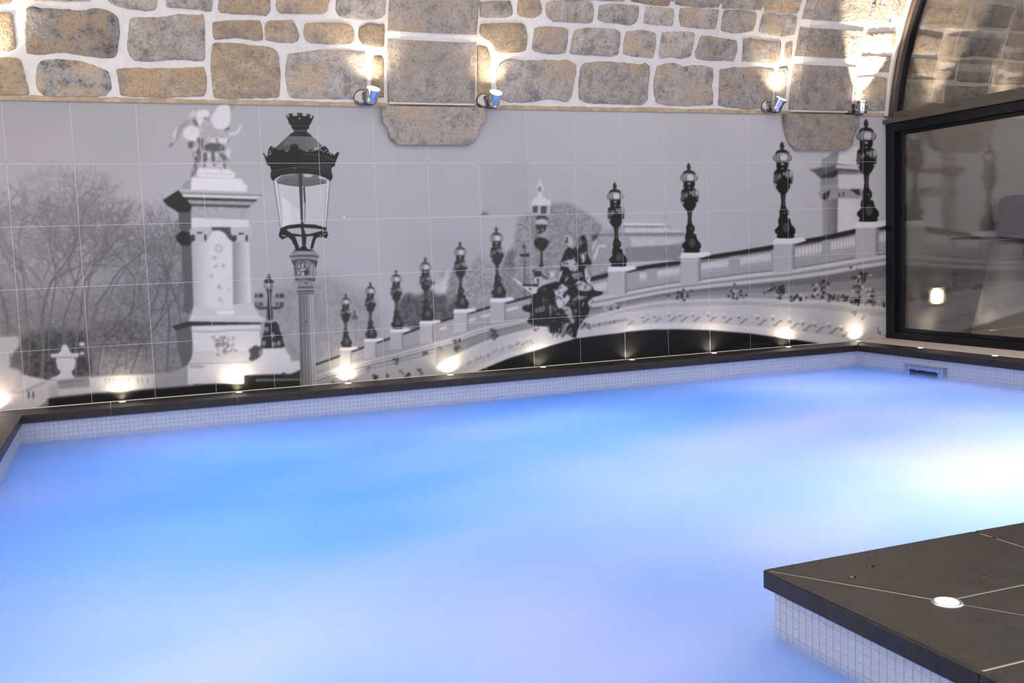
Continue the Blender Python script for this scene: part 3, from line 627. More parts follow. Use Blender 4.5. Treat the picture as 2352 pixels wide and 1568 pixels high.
STONES=[
(0,[(0.030,0.640),(0.128,0.646),(0.117,0.589),(0.085,0.578),(0.022,0.569)]),
(0,[(0.199,0.669),(0.589,0.691),(0.578,0.625),(0.402,0.612),(0.313,0.608),(0.237,0.610),(0.194,0.616)]),
(0,[(0.667,0.696),(0.978,0.714),(0.971,0.624),(0.952,0.589),(0.907,0.576),(0.820,0.585),(0.727,0.598),(0.679,0.619),(0.658,0.648)]),
(0,[(1.026,0.716),(1.324,0.733),(1.319,0.670),(1.310,0.599),(1.296,0.592),(1.233,0.606),(1.128,0.604),(1.066,0.608),(1.018,0.613)]),
(1,[(1.353,0.735),(1.621,0.750),(1.630,0.751),(1.692,0.754),(1.692,0.690),(1.695,0.619),(1.658,0.581),(1.629,0.587),(1.446,0.585),(1.360,0.591),(1.346,0.608)]),
(1,[(-0.050,0.522),(0.099,0.537),(0.114,0.523),(0.112,0.441),(0.117,0.387),(0.113,0.314),(0.058,0.293),(-0.079,0.293)]),
(2,[(0.189,0.563),(0.222,0.575),(0.284,0.568),(0.373,0.569),(0.450,0.567),(0.501,0.561),(0.548,0.572),(0.588,0.584),(0.660,0.577),(0.705,0.556),(0.726,0.529),(0.733,0.482),(0.734,0.441),(0.719,0.364),(0.705,0.294),(0.687,0.279),(0.613,0.273),(0.533,0.281),(0.461,0.289),(0.429,0.299),(0.351,0.299),(0.266,0.284),(0.183,0.283),(0.168,0.295),(0.169,0.410)]),
(0,[(0.793,0.529),(0.858,0.543),(0.953,0.544),(1.022,0.554),(1.106,0.575),(1.218,0.574),(1.259,0.579),(1.261,0.491),(1.261,0.371),(1.257,0.292),(1.234,0.273),(1.149,0.277),(1.051,0.281),(0.966,0.268),(0.869,0.261),(0.801,0.266),(0.776,0.303),(0.767,0.345),(0.777,0.435)]),
(1,[(-0.108,0.252),(0.080,0.262),(0.133,0.254),(0.143,0.227),(0.150,0.153),(0.161,0.091),(0.169,0.037),(0.124,0.029),(-0.128,0.030)]),
(2,[(0.222,0.209),(0.250,0.244),(0.303,0.259),(0.400,0.259),(0.479,0.255),(0.550,0.233),(0.615,0.207),(0.647,0.187),(0.657,0.139),(0.660,0.082),(0.623,0.036),(0.529,0.027),(0.383,0.027),(0.278,0.025),(0.240,0.035),(0.210,0.072),(0.206,0.140)]),
(1,[(0.689,0.210),(0.798,0.221),(0.971,0.222),(1.112,0.231),(1.247,0.241),(1.259,0.184),(1.259,0.097),(1.246,0.049),(1.137,0.042),(0.960,0.032),(0.787,0.034),(0.702,0.041),(0.698,0.140)]),
(1,[(1.308,0.532),(1.457,0.550),(1.623,0.558),(1.636,0.519),(1.641,0.434),(1.620,0.419),(1.454,0.432),(1.312,0.415),(1.303,0.476)]),
(1,[(1.300,0.386),(1.318,0.398),(1.426,0.402),(1.514,0.398),(1.625,0.392),(1.670,0.386),(1.722,0.373),(1.744,0.330),(1.753,0.227),(1.746,0.138),(1.740,0.056),(1.705,0.044),(1.615,0.042),(1.427,0.034),(1.303,0.035),(1.291,0.083),(1.287,0.242)]),
(1,[(1.728,0.756),(2.094,0.777),(2.092,0.712),(2.079,0.638),(2.033,0.614),(1.949,0.610),(1.851,0.608),(1.754,0.607),(1.725,0.624)]),
(0,[(2.136,0.780),(2.482,0.799),(2.485,0.733),(2.486,0.643),(2.455,0.608),(2.392,0.594),(2.313,0.590),(2.219,0.593),(2.156,0.605),(2.128,0.648)]),
(1,[(1.654,0.545),(1.687,0.564),(1.776,0.565),(1.844,0.568),(1.866,0.525),(1.885,0.475),(1.877,0.431),(1.820,0.414),(1.738,0.418),(1.659,0.422),(1.648,0.472)]),
(1,[(1.919,0.553),(2.003,0.562),(2.110,0.566),(2.196,0.566),(2.259,0.543),(2.271,0.499),(2.268,0.446),(2.229,0.422),(2.159,0.420),(2.050,0.415),(1.950,0.419),(1.915,0.447),(1.908,0.498)]),
(1,[(2.298,0.545),(2.361,0.574),(2.440,0.574),(2.482,0.568),(2.485,0.485),(2.481,0.409),(2.396,0.414),(2.316,0.426),(2.288,0.477)]),
(0,[(1.804,0.347),(2.034,0.381),(2.206,0.388),(2.317,0.373),(2.353,0.374),(2.349,0.306),(2.365,0.230),(2.361,0.138),(2.356,0.053),(2.155,0.045),(1.920,0.044),(1.812,0.050),(1.788,0.116),(1.778,0.198),(1.788,0.280)]),
(1,[(2.401,0.353),(2.469,0.363),(2.482,0.310),(2.479,0.202),(2.486,0.063),(2.396,0.054),(2.385,0.154),(2.398,0.262)]),
(1,[(3.181,0.459),(3.265,0.447),(3.290,0.384),(3.291,0.273),(3.304,0.145),(3.297,0.039),(3.195,0.038)]),
(0,[(3.175,0.755),(3.247,0.770),(3.410,0.779),(3.436,0.737),(3.443,0.675),(3.388,0.656),(3.258,0.646),(3.185,0.647)]),
(0,[(3.167,0.839),(3.392,0.852),(3.389,0.805),(3.244,0.793),(3.173,0.781)]),
(1,[(3.189,0.604),(3.304,0.617),(3.525,0.627),(3.554,0.601),(3.572,0.554),(3.575,0.458),(3.560,0.422),(3.452,0.406),(3.364,0.403),(3.328,0.417),(3.298,0.471),(3.217,0.515),(3.185,0.538)]),
(0,[(3.342,0.306),(3.393,0.356),(3.454,0.370),(3.547,0.357),(3.727,0.371),(3.847,0.367),(3.902,0.381),(3.949,0.366),(3.989,0.343),(4.002,0.294),(3.988,0.227),(3.977,0.160),(3.966,0.094),(3.929,0.059),(3.788,0.082),(3.650,0.058),(3.559,0.048),(3.458,0.046),(3.358,0.081),(3.337,0.210)]),
(1,[(3.466,0.786),(3.490,0.834),(3.623,0.841),(3.667,0.749),(3.669,0.694),(3.610,0.663),(3.565,0.665),(3.501,0.670),(3.472,0.692)]),
(0,[(3.690,0.774),(3.754,0.801),(4.006,0.815),(4.084,0.795),(4.101,0.731),(4.099,0.666),(4.069,0.647),(3.929,0.646),(3.774,0.643),(3.721,0.672),(3.694,0.711)]),
(0,[(3.726,0.871),(4.307,0.904),(4.309,0.847),(4.039,0.841),(3.768,0.826)]),
(0,[(4.354,0.907),(4.591,0.921),(4.595,0.855),(4.375,0.847)]),
(0,[(4.123,0.781),(4.231,0.807),(4.346,0.801),(4.470,0.803),(4.486,0.742),(4.473,0.675),(4.411,0.644),(4.313,0.656),(4.179,0.662),(4.129,0.680),(4.131,0.733)]),
(0,[(4.519,0.797),(4.595,0.805),(4.715,0.795),(4.780,0.790),(4.795,0.715),(4.791,0.657),(4.642,0.662),(4.528,0.670),(4.527,0.728)]),
(0,[(4.823,0.801),(4.911,0.809),(5.062,0.809),(5.186,0.807),(5.194,0.726),(5.189,0.653),(5.045,0.651),(4.860,0.664),(4.833,0.726)]),
(0,[(5.227,0.804),(5.370,0.816),(5.542,0.803),(5.556,0.726),(5.546,0.656),(5.444,0.634),(5.339,0.629),(5.231,0.650),(5.225,0.727)]),
(0,[(5.597,0.796),(5.682,0.807),(5.741,0.793),(5.870,0.803),(5.938,0.792),(5.952,0.709),(5.946,0.647),(5.839,0.625),(5.696,0.633),(5.592,0.645),(5.587,0.703)]),
(0,[(4.629,0.923),(4.832,0.934),(4.840,0.860),(4.832,0.850),(4.655,0.846)]),
(0,[(4.915,0.939),(5.219,0.957),(5.241,0.852),(5.105,0.842),(4.941,0.853)]),
(0,[(5.259,0.959),(5.650,0.982),(5.681,0.880),(5.625,0.849),(5.467,0.847),(5.300,0.847)]),
(0,[(5.685,0.984),(5.928,0.998),(5.943,0.902),(5.938,0.849),(5.915,0.835),(5.781,0.846),(5.719,0.855)]),
(0,[(3.618,0.588),(3.669,0.610),(3.787,0.611),(3.869,0.611),(3.908,0.593),(3.909,0.504),(3.894,0.422),(3.844,0.412),(3.770,0.409),(3.632,0.424),(3.613,0.444),(3.616,0.516)]),
(0,[(3.954,0.599),(4.072,0.620),(4.213,0.622),(4.309,0.618),(4.347,0.587),(4.353,0.504),(4.348,0.429),(4.287,0.411),(4.143,0.414),(4.002,0.413),(3.926,0.423),(3.927,0.504)]),
(0,[(4.388,0.601),(4.501,0.623),(4.630,0.612),(4.658,0.592),(4.668,0.491),(4.650,0.406),(4.579,0.412),(4.471,0.417),(4.381,0.431),(4.377,0.505)]),
(0,[(4.700,0.610),(4.797,0.623),(4.928,0.625),(5.000,0.619),(5.005,0.530),(4.989,0.435),(4.900,0.415),(4.828,0.425),(4.709,0.408),(4.695,0.476),(4.699,0.552)]),
(0,[(5.055,0.600),(5.136,0.604),(5.263,0.592),(5.403,0.576),(5.428,0.503),(5.405,0.414),(5.294,0.415),(5.190,0.407),(5.043,0.420),(5.021,0.462),(5.041,0.531)]),
(0,[(5.457,0.600),(5.536,0.603),(5.690,0.587),(5.832,0.588),(5.843,0.509),(5.838,0.420),(5.725,0.407),(5.594,0.412),(5.474,0.417),(5.470,0.504)]),
(0,[(5.872,0.577),(5.941,0.588),(5.956,0.495),(5.951,0.437),(5.890,0.435)]),
(0,[(4.028,0.328),(4.063,0.358),(4.195,0.374),(4.388,0.372),(4.536,0.360),(4.593,0.379),(4.637,0.346),(4.640,0.262),(4.632,0.184),(4.638,0.090),(4.590,0.050),(4.411,0.052),(4.216,0.052),(4.100,0.054),(4.042,0.078),(4.022,0.095),(4.017,0.203)]),
(0,[(4.695,0.357),(4.783,0.381),(4.884,0.380),(4.939,0.352),(5.008,0.371),(5.133,0.371),(5.218,0.356),(5.228,0.278),(5.220,0.207),(5.243,0.137),(5.238,0.062),(5.018,0.049),(4.813,0.046),(4.710,0.066),(4.685,0.134),(4.672,0.245)]),
(0,[(5.272,0.349),(5.407,0.366),(5.622,0.373),(5.809,0.365),(5.817,0.276),(5.816,0.159),(5.816,0.041),(5.552,0.032),(5.389,0.043),(5.286,0.059),(5.290,0.147),(5.276,0.279)]),
(0,[(5.843,0.384),(5.936,0.396),(5.947,0.297),(5.948,0.161),(5.931,0.061),(5.842,0.050),(5.837,0.204)]),
(0,[(6.652,0.940),(6.829,0.955),(6.876,0.861),(6.900,0.761),(6.672,0.732),(6.654,0.822)]),
(0,[(6.884,0.935),(7.005,0.959),(7.027,0.859),(7.007,0.747),(6.950,0.754)]),
(0,[(6.672,0.695),(6.985,0.723),(7.004,0.626),(6.996,0.570),(6.819,0.554),(6.676,0.558)]),
(0,[(6.664,0.511),(6.903,0.511),(6.993,0.514),(7.003,0.373),(6.840,0.368),(6.672,0.373)]),
(0,[(6.657,0.326),(6.846,0.341),(6.989,0.326),(7.009,0.184),(7.016,0.041),(6.772,0.038),(6.676,0.036),(6.659,0.177)])]

# ---------------------------------------------------------------- helpers
def link(o, parent=None):
    col.objects.link(o)
    if parent is not None: o.parent = parent
    return o
def tag(o, label=None, cat=None, group=None, kind=None):
    if label: o['label'] = label
    if cat: o['category'] = cat
    if group: o['group'] = group
    if kind: o['kind'] = kind
    return o
def empty(name, loc=(0, 0, 0)):
    o = bpy.data.objects.new(name, None); o.location = loc; o.empty_display_size = .05
    return link(o)
def mesh(name, verts, faces, mat, parent=None, smooth=False):
    me = bpy.data.meshes.new(name); me.from_pydata(verts, [], faces); me.update()
    if mat: me.materials.append(mat)
    if smooth: me.polygons.foreach_set('use_smooth', [True] * len(me.polygons))
    return link(bpy.data.objects.new(name, me), parent)
class MB:
    def __init__(s): s.v = []; s.f = []
    def add(s, v, f):
        n = len(s.v); s.v += [tuple(p) for p in v]; s.f += [tuple(i + n for i in q) for q in f]
    def box(s, x0, x1, y0, y1, z0, z1):
        s.add([(x0, y0, z0), (x1, y0, z0), (x1, y1, z0), (x0, y1, z0), (x0, y0, z1), (x1, y0, z1), (x1, y1, z1), (x0, y1, z1)],
              [(3, 2, 1, 0), (4, 5, 6, 7), (0, 1, 5, 4), (1, 2, 6, 5), (2, 3, 7, 6), (3, 0, 4, 7)])
    def bbox(s, x0, x1, y0, y1, z0, z1, b):
        # box with chamfered edges
        bm = bmesh.new(); bmesh.ops.create_cube(bm, size=1)
        for v in bm.verts: v.co = ((x0 + x1) / 2 + v.co.x * (x1 - x0), (y0 + y1) / 2 + v.co.y * (y1 - y0), (z0 + z1) / 2 + v.co.z * (z1 - z0))
        bmesh.ops.bevel(bm, geom=bm.edges[:], offset=b, segments=1, affect='EDGES')
        bm.verts.index_update(); s.add([v.co for v in bm.verts], [[v.index for v in f.verts] for f in bm.faces]); bm.free()
    def prism(s, pts, z0, z1, b=0.):
        n = len(pts)
        rings = [[(x, y, z0) for x, y in pts]]
        if b:
            c = (sum(p[0] for p in pts) / n, sum(p[1] for p in pts) / n)
            ins = inset(pts, b)
            rings += [[(x, y, z1 - b) for x, y in pts], [(x, y, z1) for x, y in ins]]
        else: rings += [[(x, y, z1) for x, y in pts]]
        v = [p for r in rings for p in r]; f = [tuple(range(n))[::-1], tuple(range((len(rings) - 1) * n, len(rings) * n))]
        for k in range(len(rings) - 1):
            for i in range(n): j = (i + 1) % n; f.append((k * n + i, k * n + j, (k + 1) * n + j, (k + 1) * n + i))
        s.add(v, f)
    def lathe(s, prof, n=24, M=None, cap=True):
        M = M or Matrix()
        v = []; f = []
        for r, z in prof:
            for k in range(n): a = 2 * math.pi * k / n; v.append(M @ Vector((r * math.cos(a), r * math.sin(a), z)))
        for q in range(len(prof) - 1):
            for k in range(n): j = (k + 1) % n; f.append((q * n + k, q * n + j, (q + 1) * n + j, (q + 1) * n + k))
        if cap: f += [tuple(range(n))[::-1], tuple(range((len(prof) - 1) * n, len(prof) * n))]
        s.add(v, f)
    def tube(s, pts, r, n=8):
        rings = []
        for i, p in enumerate(pts):
            a = Vector(pts[max(0, i - 1)]); b = Vector(pts[min(len(pts) - 1, i + 1)])
            q = (b - a).to_track_quat('Z', 'Y').to_matrix()
            rings.append([Vector(p) + q @ Vector((r * math.cos(2 * math.pi * k / n), r * math.sin(2 * math.pi * k / n), 0)) for k in range(n)])
        f = [tuple(range(n))[::-1], tuple(range((len(rings) - 1) * n, len(rings) * n))]
        for i in range(len(rings) - 1):
            for k in range(n): j = (k + 1) % n; f.append((i * n + k, i * n + j, (i + 1) * n + j, (i + 1) * n + k))
        s.add([p for r_ in rings for p in r_], f)
    def build(s, name, mat, parent=None, smooth=False):
        return mesh(name, s.v, s.f, mat, parent, smooth)
def inset(pts, d):
    n = len(pts); out = []
    ar = sum(pts[i][0] * pts[(i + 1) % n][1] - pts[(i + 1) % n][0] * pts[i][1] for i in range(n))
    sg = 1 if ar > 0 else -1
    for i in range(n):
        p, a, b = Vector(pts[i]), Vector(pts[i - 1]), Vector(pts[(i + 1) % n])
        e1 = (p - a).normalized(); e2 = (b - p).normalized()
        n1 = Vector((-e1.y, e1.x)) * sg; n2 = Vector((-e2.y, e2.x)) * sg
        m = n1 + n2; l = m.length_squared
        m = m * (2 / l) if l > .3 else n1
        if m.length > 1.3: m = m * (1.3 / m.length)
        out.append((p.x + m.x * d, p.y + m.y * d))
    return out

# ---------------------------------------------------------------- materials
def new_mat(name):
    m = bpy.data.materials.new(name); m.use_nodes = True
    nt = m.node_tree; b = nt.nodes['Principled BSDF']
    return m, nt, b
def node(nt, t, **kw):
    n = nt.nodes.new(t)
    for k, v in kw.items(): setattr(n, k, v)
    return n
def ramp(nt, stops):
    r = node(nt, 'ShaderNodeValToRGB'); e = r.color_ramp.elements
    while len(e) < len(stops): e.new(.5)
    for i, (p, c) in enumerate(stops): e[i].position = p; e[i].color = (*c, 1) if len(c) == 3 else c
    return r
def noise_tex(nt, scale, detail=3, rough=.65, coord='Object'):
    tc = node(nt, 'ShaderNodeTexCoord'); n = node(nt, 'ShaderNodeTexNoise')
    n.inputs['Scale'].default_value = scale; n.inputs['Detail'].default_value = detail; n.inputs['Roughness'].default_value = rough
    nt.links.new(tc.outputs[coord], n.inputs['Vector'])
    return n
def bump(nt, b, src, strength, dist):
    bp = node(nt, 'ShaderNodeBump'); bp.inputs['Strength'].default_value = strength; bp.inputs['Distance'].default_value = dist
    nt.links.new(src, bp.inputs['Height']); nt.links.new(bp.outputs[0], b.inputs['Normal'])
    return bp
def simple(name, color, rough=.5, metal=0., spec=.5):
    m, nt, b = new_mat(name)
    b.inputs['Base Color'].default_value = (*color, 1); b.inputs['Roughness'].default_value = rough
    b.inputs['Metallic'].default_value = metal; b.inputs['Specular IOR Level'].default_value = spec
    return m
def grainy(name, c0, c1, scale, rough=.7, bscale=60, bstr=.3, bdist=.004, metal=0, spec=.4):
    m, nt, b = new_mat(name)
    n = noise_tex(nt, scale); r = ramp(nt, [(.3, c0), (.7, c1)])
    nt.links.new(n.outputs['Fac'], r.inputs[0]); nt.links.new(r.outputs[0], b.inputs['Base Color'])
    b.inputs['Roughness'].default_value = rough; b.inputs['Metallic'].default_value = metal; b.inputs['Specular IOR Level'].default_value = spec
    if bstr > .1:
        n2 = noise_tex(nt, bscale, 2.5); bump(nt, b, n2.outputs['Fac'], bstr, bdist)
    return m
def glow(name, color, strength):
    m = bpy.data.materials.new(name); m.use_nodes = True; nt = m.node_tree; nt.nodes.clear()
    e = node(nt, 'ShaderNodeEmission'); e.inputs[0].default_value = (*color, 1); e.inputs[1].default_value = strength
    o = node(nt, 'ShaderNodeOutputMaterial'); nt.links.new(e.outputs[0], o.inputs[0])
    return m

def stone_mat(name, base, dark, warm):
    m, nt, b = new_mat(name)
    tc = node(nt, 'ShaderNodeTexCoord'); oi = node(nt, 'ShaderNodeObjectInfo')
    add = node(nt, 'ShaderNodeVectorMath', operation='ADD'); sc = node(nt, 'ShaderNodeVectorMath', operation='SCALE')
    nt.links.new(oi.outputs['Random'], sc.inputs[0]); sc.inputs['Scale'].default_value = 40
    nt.links.new(tc.outputs['Object'], add.inputs[0]); nt.links.new(sc.outputs[0], add.inputs[1])
    def nz(s, d, r):
        n = node(nt, 'ShaderNodeTexNoise'); n.inputs['Scale'].default_value = s; n.inputs['Detail'].default_value = d; n.inputs['Roughness'].default_value = r
        nt.links.new(add.outputs[0], n.inputs['Vector']); return n
    n1 = nz(11, 4, .72); n2 = nz(60, 3, .75); n3 = nz(5, 2, .6)
    r1 = ramp(nt, [(.36, dark), (.5, base), (.66, tuple(min(1, c * 1.22) for c in base))])
    nt.links.new(n1.outputs['Fac'], r1.inputs[0])
    mx = node(nt, 'ShaderNodeMix', data_type='RGBA'); r3 = ramp(nt, [(.48, (0, 0, 0)), (.66, (1, 1, 1))])
    nt.links.new(n3.outputs['Fac'], r3.inputs[0]); nt.links.new(r3.outputs[0], mx.inputs[0])
    nt.links.new(r1.outputs[0], mx.inputs[6]); mx.inputs[7].default_value = (*warm, 1)
    mm = node(nt, 'ShaderNodeMix', data_type='RGBA', blend_type='MULTIPLY'); mm.inputs[0].default_value = .85
    r2 = ramp(nt, [(.3, (.55, .54, .53)), (.48, (1, 1, 1)), (.7, (1.12, 1.12, 1.12)), (.8, (1.35, 1.35, 1.38))])
    nt.links.new(n2.outputs['Fac'], r2.inputs[0]); nt.links.new(mx.outputs[2], mm.inputs[6]); nt.links.new(r2.outputs[0], mm.inputs[7])
    hv = node(nt, 'ShaderNodeHueSaturation'); mp = node(nt, 'ShaderNodeMapRange'); mp.inputs[3].default_value = .82; mp.inputs[4].default_value = 1.18
    nt.links.new(oi.outputs['Random'], mp.inputs[0]); nt.links.new(mp.outputs[0], hv.inputs['Value']); nt.links.new(mm.outputs[2], hv.inputs['Color'])
    nt.links.new(hv.outputs[0], b.inputs['Base Color'])
    b.inputs['Roughness'].default_value = .9; b.inputs['Specular IOR Level'].default_value = .2
    ad = node(nt, 'ShaderNodeMath', operation='MULTIPLY_ADD'); ad.inputs[1].default_value = 1.2
    n4 = nz(22, 2, .6)
    nt.links.new(n4.outputs['Fac'], ad.inputs[0]); nt.links.new(n2.outputs['Fac'], ad.inputs[2])
    bump(nt, b, ad.outputs[0], .85, .014)
    return m
STONE = [stone_mat('limestone_grey', (.38, .335, .30), (.22, .195, .178), (.42, .33, .24)),
         stone_mat('limestone_buff', (.355, .28, .205), (.25, .20, .155), (.40, .285, .18)),
         stone_mat('limestone_mottled', (.28, .255, .235), (.09, .085, .09), (.40, .30, .21))]
RIBSTONE = stone_mat('limestone_rib', (.315, .275, .248), (.21, .187, .172), (.345, .28, .222))
MORTAR = grainy('lime_mortar', (.58, .54, .515), (.66, .62, .59), 14, .95, 45, .35, .006, spec=.1)
RENDER = grainy('ochre_mortar', (.30, .22, .145), (.47, .37, .26), 16, .95, 60, .4, .006, spec=.1)
SLATE = None
def slate():
    m, nt, b = new_mat('dark_slate')
    tc = node(nt, 'ShaderNodeTexCoord'); mp = node(nt, 'ShaderNodeMapping'); mp.inputs['Scale'].default_value = (9, 26, 20); mp.inputs['Rotation'].default_value = (0, 0, .5)
    nt.links.new(tc.outputs['Object'], mp.inputs[0])
    n = node(nt, 'ShaderNodeTexNoise'); n.inputs['Scale'].default_value = 1; n.inputs['Detail'].default_value = 4; n.inputs['Roughness'].default_value = .7
    nt.links.new(mp.outputs[0], n.inputs['Vector'])
    r = ramp(nt, [(.3, (.010, .0072, .0063)), (.5, (.0155, .0114, .0098)), (.72, (.026, .0196, .0168))])
    nt.links.new(n.outputs['Fac'], r.inputs[0])
    # drips: small dark wet spots
    v = noise_tex(nt, 17, 3, .5); rv = ramp(nt, [(.665, (1, 1, 1)), (.68, (.3, .27, .25))])
    nt.links.new(v.outputs['Fac'], rv.inputs[0])
    mm = node(nt, 'ShaderNodeMix', data_type='RGBA', blend_type='MULTIPLY'); mm.inputs[0].default_value = 1
    nt.links.new(r.outputs[0], mm.inputs[6]); nt.links.new(rv.outputs[0], mm.inputs[7]); nt.links.new(mm.outputs[2], b.inputs['Base Color'])
    b.inputs['Roughness'].default_value = .42; b.inputs['Specular IOR Level'].default_value = .42
    n2 = noise_tex(nt, 70, 3, .7); bump(nt, b, n2.outputs['Fac'], .35, .004)
    return m
SLATE = slate()
GROUT = simple('white_grout', (.60, .575, .57), .9, 0, .1)
GROUT_WARM = simple('coping_grout', (.34, .29, .26), .9, 0, .1)
MOSAIC = grainy('cream_mosaic', (.37, .42, .56), (.42, .46, .60), 25, .3, 200, .05, .001)
MOSGROUT = simple('mosaic_grout', (.46, .39, .32), .9, 0, .1)
MOSGROUT2 = simple('pale_mosaic_grout', (.38, .385, .46), .9, 0, .1)
CHROME_D = simple('smoked_chrome', (.30, .295, .30), .16, 1)
CHROME = simple('polished_steel', (.72, .73, .76), .14, 1)
STEEL = simple('brushed_steel', (.52, .55, .6), .3, 1)
BLACKM = simple('black_rubber', (.01, .01, .01), .6)
FRAME_D = simple('dark_bronze_aluminium', (.006, .006, .010), .35, 0, .22)
FRAME_L = grainy('taupe_aluminium', (.062, .052, .045), (.072, .06, .052), 6, .38, 300, .05, .001)
SILLM = grainy('pale_sill_plaster', (.40, .34, .31), (.46, .40, .37), 12, .7, 80, .15, .002)
WARM = (1.0, .83, .58)
LENS = glow('lit_lens', (1.0, .9, .74), 14)
LENS_S = glow('lit_spot_lens', (1.0, .88, .68), 40)
LAMPPANEL = glow('lit_panel', (1.0, .93, .82), 6)

# ---------------------------------------------------------------- wall behind the pool: printed tiles
T = .4
TOPZ = 1.976
WALL_END = 7.106
def mural_mat():
    m, nt, b = new_mat('printed_tile')
    a = node(nt, 'ShaderNodeVertexColor'); a.layer_name = 'print'
    nt.links.new(a.outputs['Color'], b.inputs['Base Color'])
    b.inputs['Roughness'].default_value = .36; b.inputs['Specular IOR Level'].default_value = .17
    return m
MURAL = mural_mat()
SHEET = draw_mural()
H_SHEET = np.array([[393.22612638012424, -28.93928607703697, 59.6048897395803], [19.811901800139896, -362.2431548739367, 938.8551348509034], [0.05517120584701563, -0.013896109897552671, 1.0]])
def sheet_at(X, Z):
    # wall position (m) -> position on the drafting sheet -> grey value
    q = H_SHEET @ np.stack([X, Z, np.ones_like(X)])
    x = (q[0] / q[2] - AX0) * SC - .5; y = (q[1] / q[2] - AY0) * SC - .5
    x = np.clip(x, 0, ACW - 2.001); y = np.clip(y, 0, ACH - 2.001)
    xi = x.astype(int); yi = y.astype(int); fx = x - xi; fy = y - yi
    g = (SHEET[yi, xi] * (1 - fx) + SHEET[yi, xi + 1] * fx) * (1 - fy) + (SHEET[yi + 1, xi] * (1 - fx) + SHEET[yi + 1, xi + 1] * fx) * fy
    return g, q[0] / q[2], q[1] / q[2]
def srgb_lin(c):
    return np.where(c <= .04045, c / 12.92, ((c + .055) / 1.055) ** 2.4)
def grid_tile(parent, x0, x1, z0, z1, res, colour=None):
    nx = max(2, int(round(res * (x1 - x0) / T))); nz = max(2, int(round(res * (z1 - z0) / T)))
    gx = np.linspace(x0, x1, nx + 1); gz = np.linspace(z0, z1, nz + 1)
    X, Z = np.meshgrid(gx, gz); X = X.ravel(); Z = Z.ravel()
    nv = len(X)
    bt = [(x0, .004, z0), (x1, .004, z0), (x1, .004, z1), (x0, .004, z1)]
    co = np.concatenate([np.stack([X, np.zeros(nv), Z], 1), np.array(bt)])
    i = (np.arange(nz)[:, None] * (nx + 1) + np.arange(nx)[None]).ravel()
    quads = np.stack([i, i + 1, i + nx + 2, i + nx + 1], 1)
    c = [0, nx, nv - 1, nv - nx - 1]
    side = []
    for k in range(4):
        j = (k + 1) % 4; side.append((c[j], c[k], nv + k, nv + j))
    F = np.concatenate([quads, np.array(side)])
    me = bpy.data.meshes.new('tile'); me.vertices.add(len(co)); me.vertices.foreach_set('co', co.ravel().astype(np.float32))
    me.loops.add(F.size); me.loops.foreach_set('vertex_index', F.ravel().astype(np.int32))
    me.polygons.add(len(F)); me.polygons.foreach_set('loop_start', np.arange(0, F.size, 4, dtype=np.int32)); me.polygons.foreach_set('loop_total', np.full(len(F), 4, np.int32))
    me.update(calc_edges=True)
    g, px, py = sheet_at(X, Z)
    v = np.clip((g - 8) / 255, .02, 1)
    warm = np.clip((520 - px) / 350, 0, 1) * (.5 + .5 * np.sin(px / 61) * np.sin(py / 47 + 1))
    rgb = np.stack([v * (1.0 + .012 * warm), v * (.985 - .018 * warm), v * (1.0 + .0 * warm)], 1)
    rgb = srgb_lin(rgb) * PRINT_GAIN
    ca = np.ones((len(co), 4), np.float32); ca[:nv, :3] = np.clip(rgb, 0, .9); ca[nv:, :3] = .6
    at = me.color_attributes.new('print', 'FLOAT_COLOR', 'POINT'); at.data.foreach_set('color', ca.ravel())
    me.materials.append(MURAL)
    return link(bpy.data.objects.new('tile', me), parent)
wb = MB(); wb.box(-1.6, WALL_END + .12, .0007, .25, -.1, TOPZ + .02)
wall = wb.build('wall_back', GROUT)
tag(wall, 'long pool wall of square tiles printed with a grey bridge scene', 'wall', kind='structure')
GAP = .0022
for c in range(-3, 18):
    x0, x1 = c * T * .997, (c + 1) * T * .997
    if c == 17: x1 = WALL_END
    for r in range(5):
        z1 = TOPZ - r * T + (0 if r else .0); z0 = TOPZ - (r + 1) * T
        if r == 4: z0 = .004
        gx = np.linspace(x0, x1, 20); gz = np.linspace(z0, z1, 20); A, B = np.meshgrid(gx, gz)
        g, _, _ = sheet_at(A.ravel(), B.ravel())
        busy = g.std()
        res = 96 if c in (4, 5) else 74 if busy > 7 else 24
        if c < 0: res = 30
        grid_tile(wall, x0 + GAP / 2, x1 - GAP / 2, z0 + GAP / 2, z1 - GAP / 2, res)

# ---------------------------------------------------------------- stone vault
VR = 2.8; TH0 = math.radians(6.8)
VY = -.004 - VR * math.cos(TH0); VZ = TOPZ - VR * math.sin(TH0)
def vault(x, s, h=0.):
    t = TH0 + s / VR; r = VR - h
    return (x, VY + r * math.cos(t), VZ + r * math.sin(t))
def sheet_mesh(x0, x1, s0, s1, nx, ns, h=0.):
    v = [vault(x0 + (x1 - x0) * i / nx, s0 + (s1 - s0) * j / ns, h) for j in range(ns + 1) for i in range(nx + 1)]
    f = [(j * (nx + 1) + i, j * (nx + 1) + i + 1, (j + 1) * (nx + 1) + i + 1, (j + 1) * (nx + 1) + i) for j in range(ns) for i in range(nx)]
    return v, f
v, f = sheet_mesh(-2.0, 11., -.002, 2.6, 60, 30)
ceil = mesh('ceiling', v, [q[::-1] for q in f], MORTAR, smooth=True)
tag(ceil, 'rubble limestone barrel vault with pale mortar joints above the tiled wall', 'vault', kind='structure')
def chaikin(p, n=1):
    for _ in range(n):
        q = []
        for i in range(len(p)):
            a, b = p[i], p[(i + 1) % len(p)]
            q += [(a[0] * .75 + b[0] * .25, a[1] * .75 + b[1] * .25), (a[0] * .25 + b[0] * .75, a[1] * .25 + b[1] * .75)]
        p = q
    return p
SR = random.Random(11)
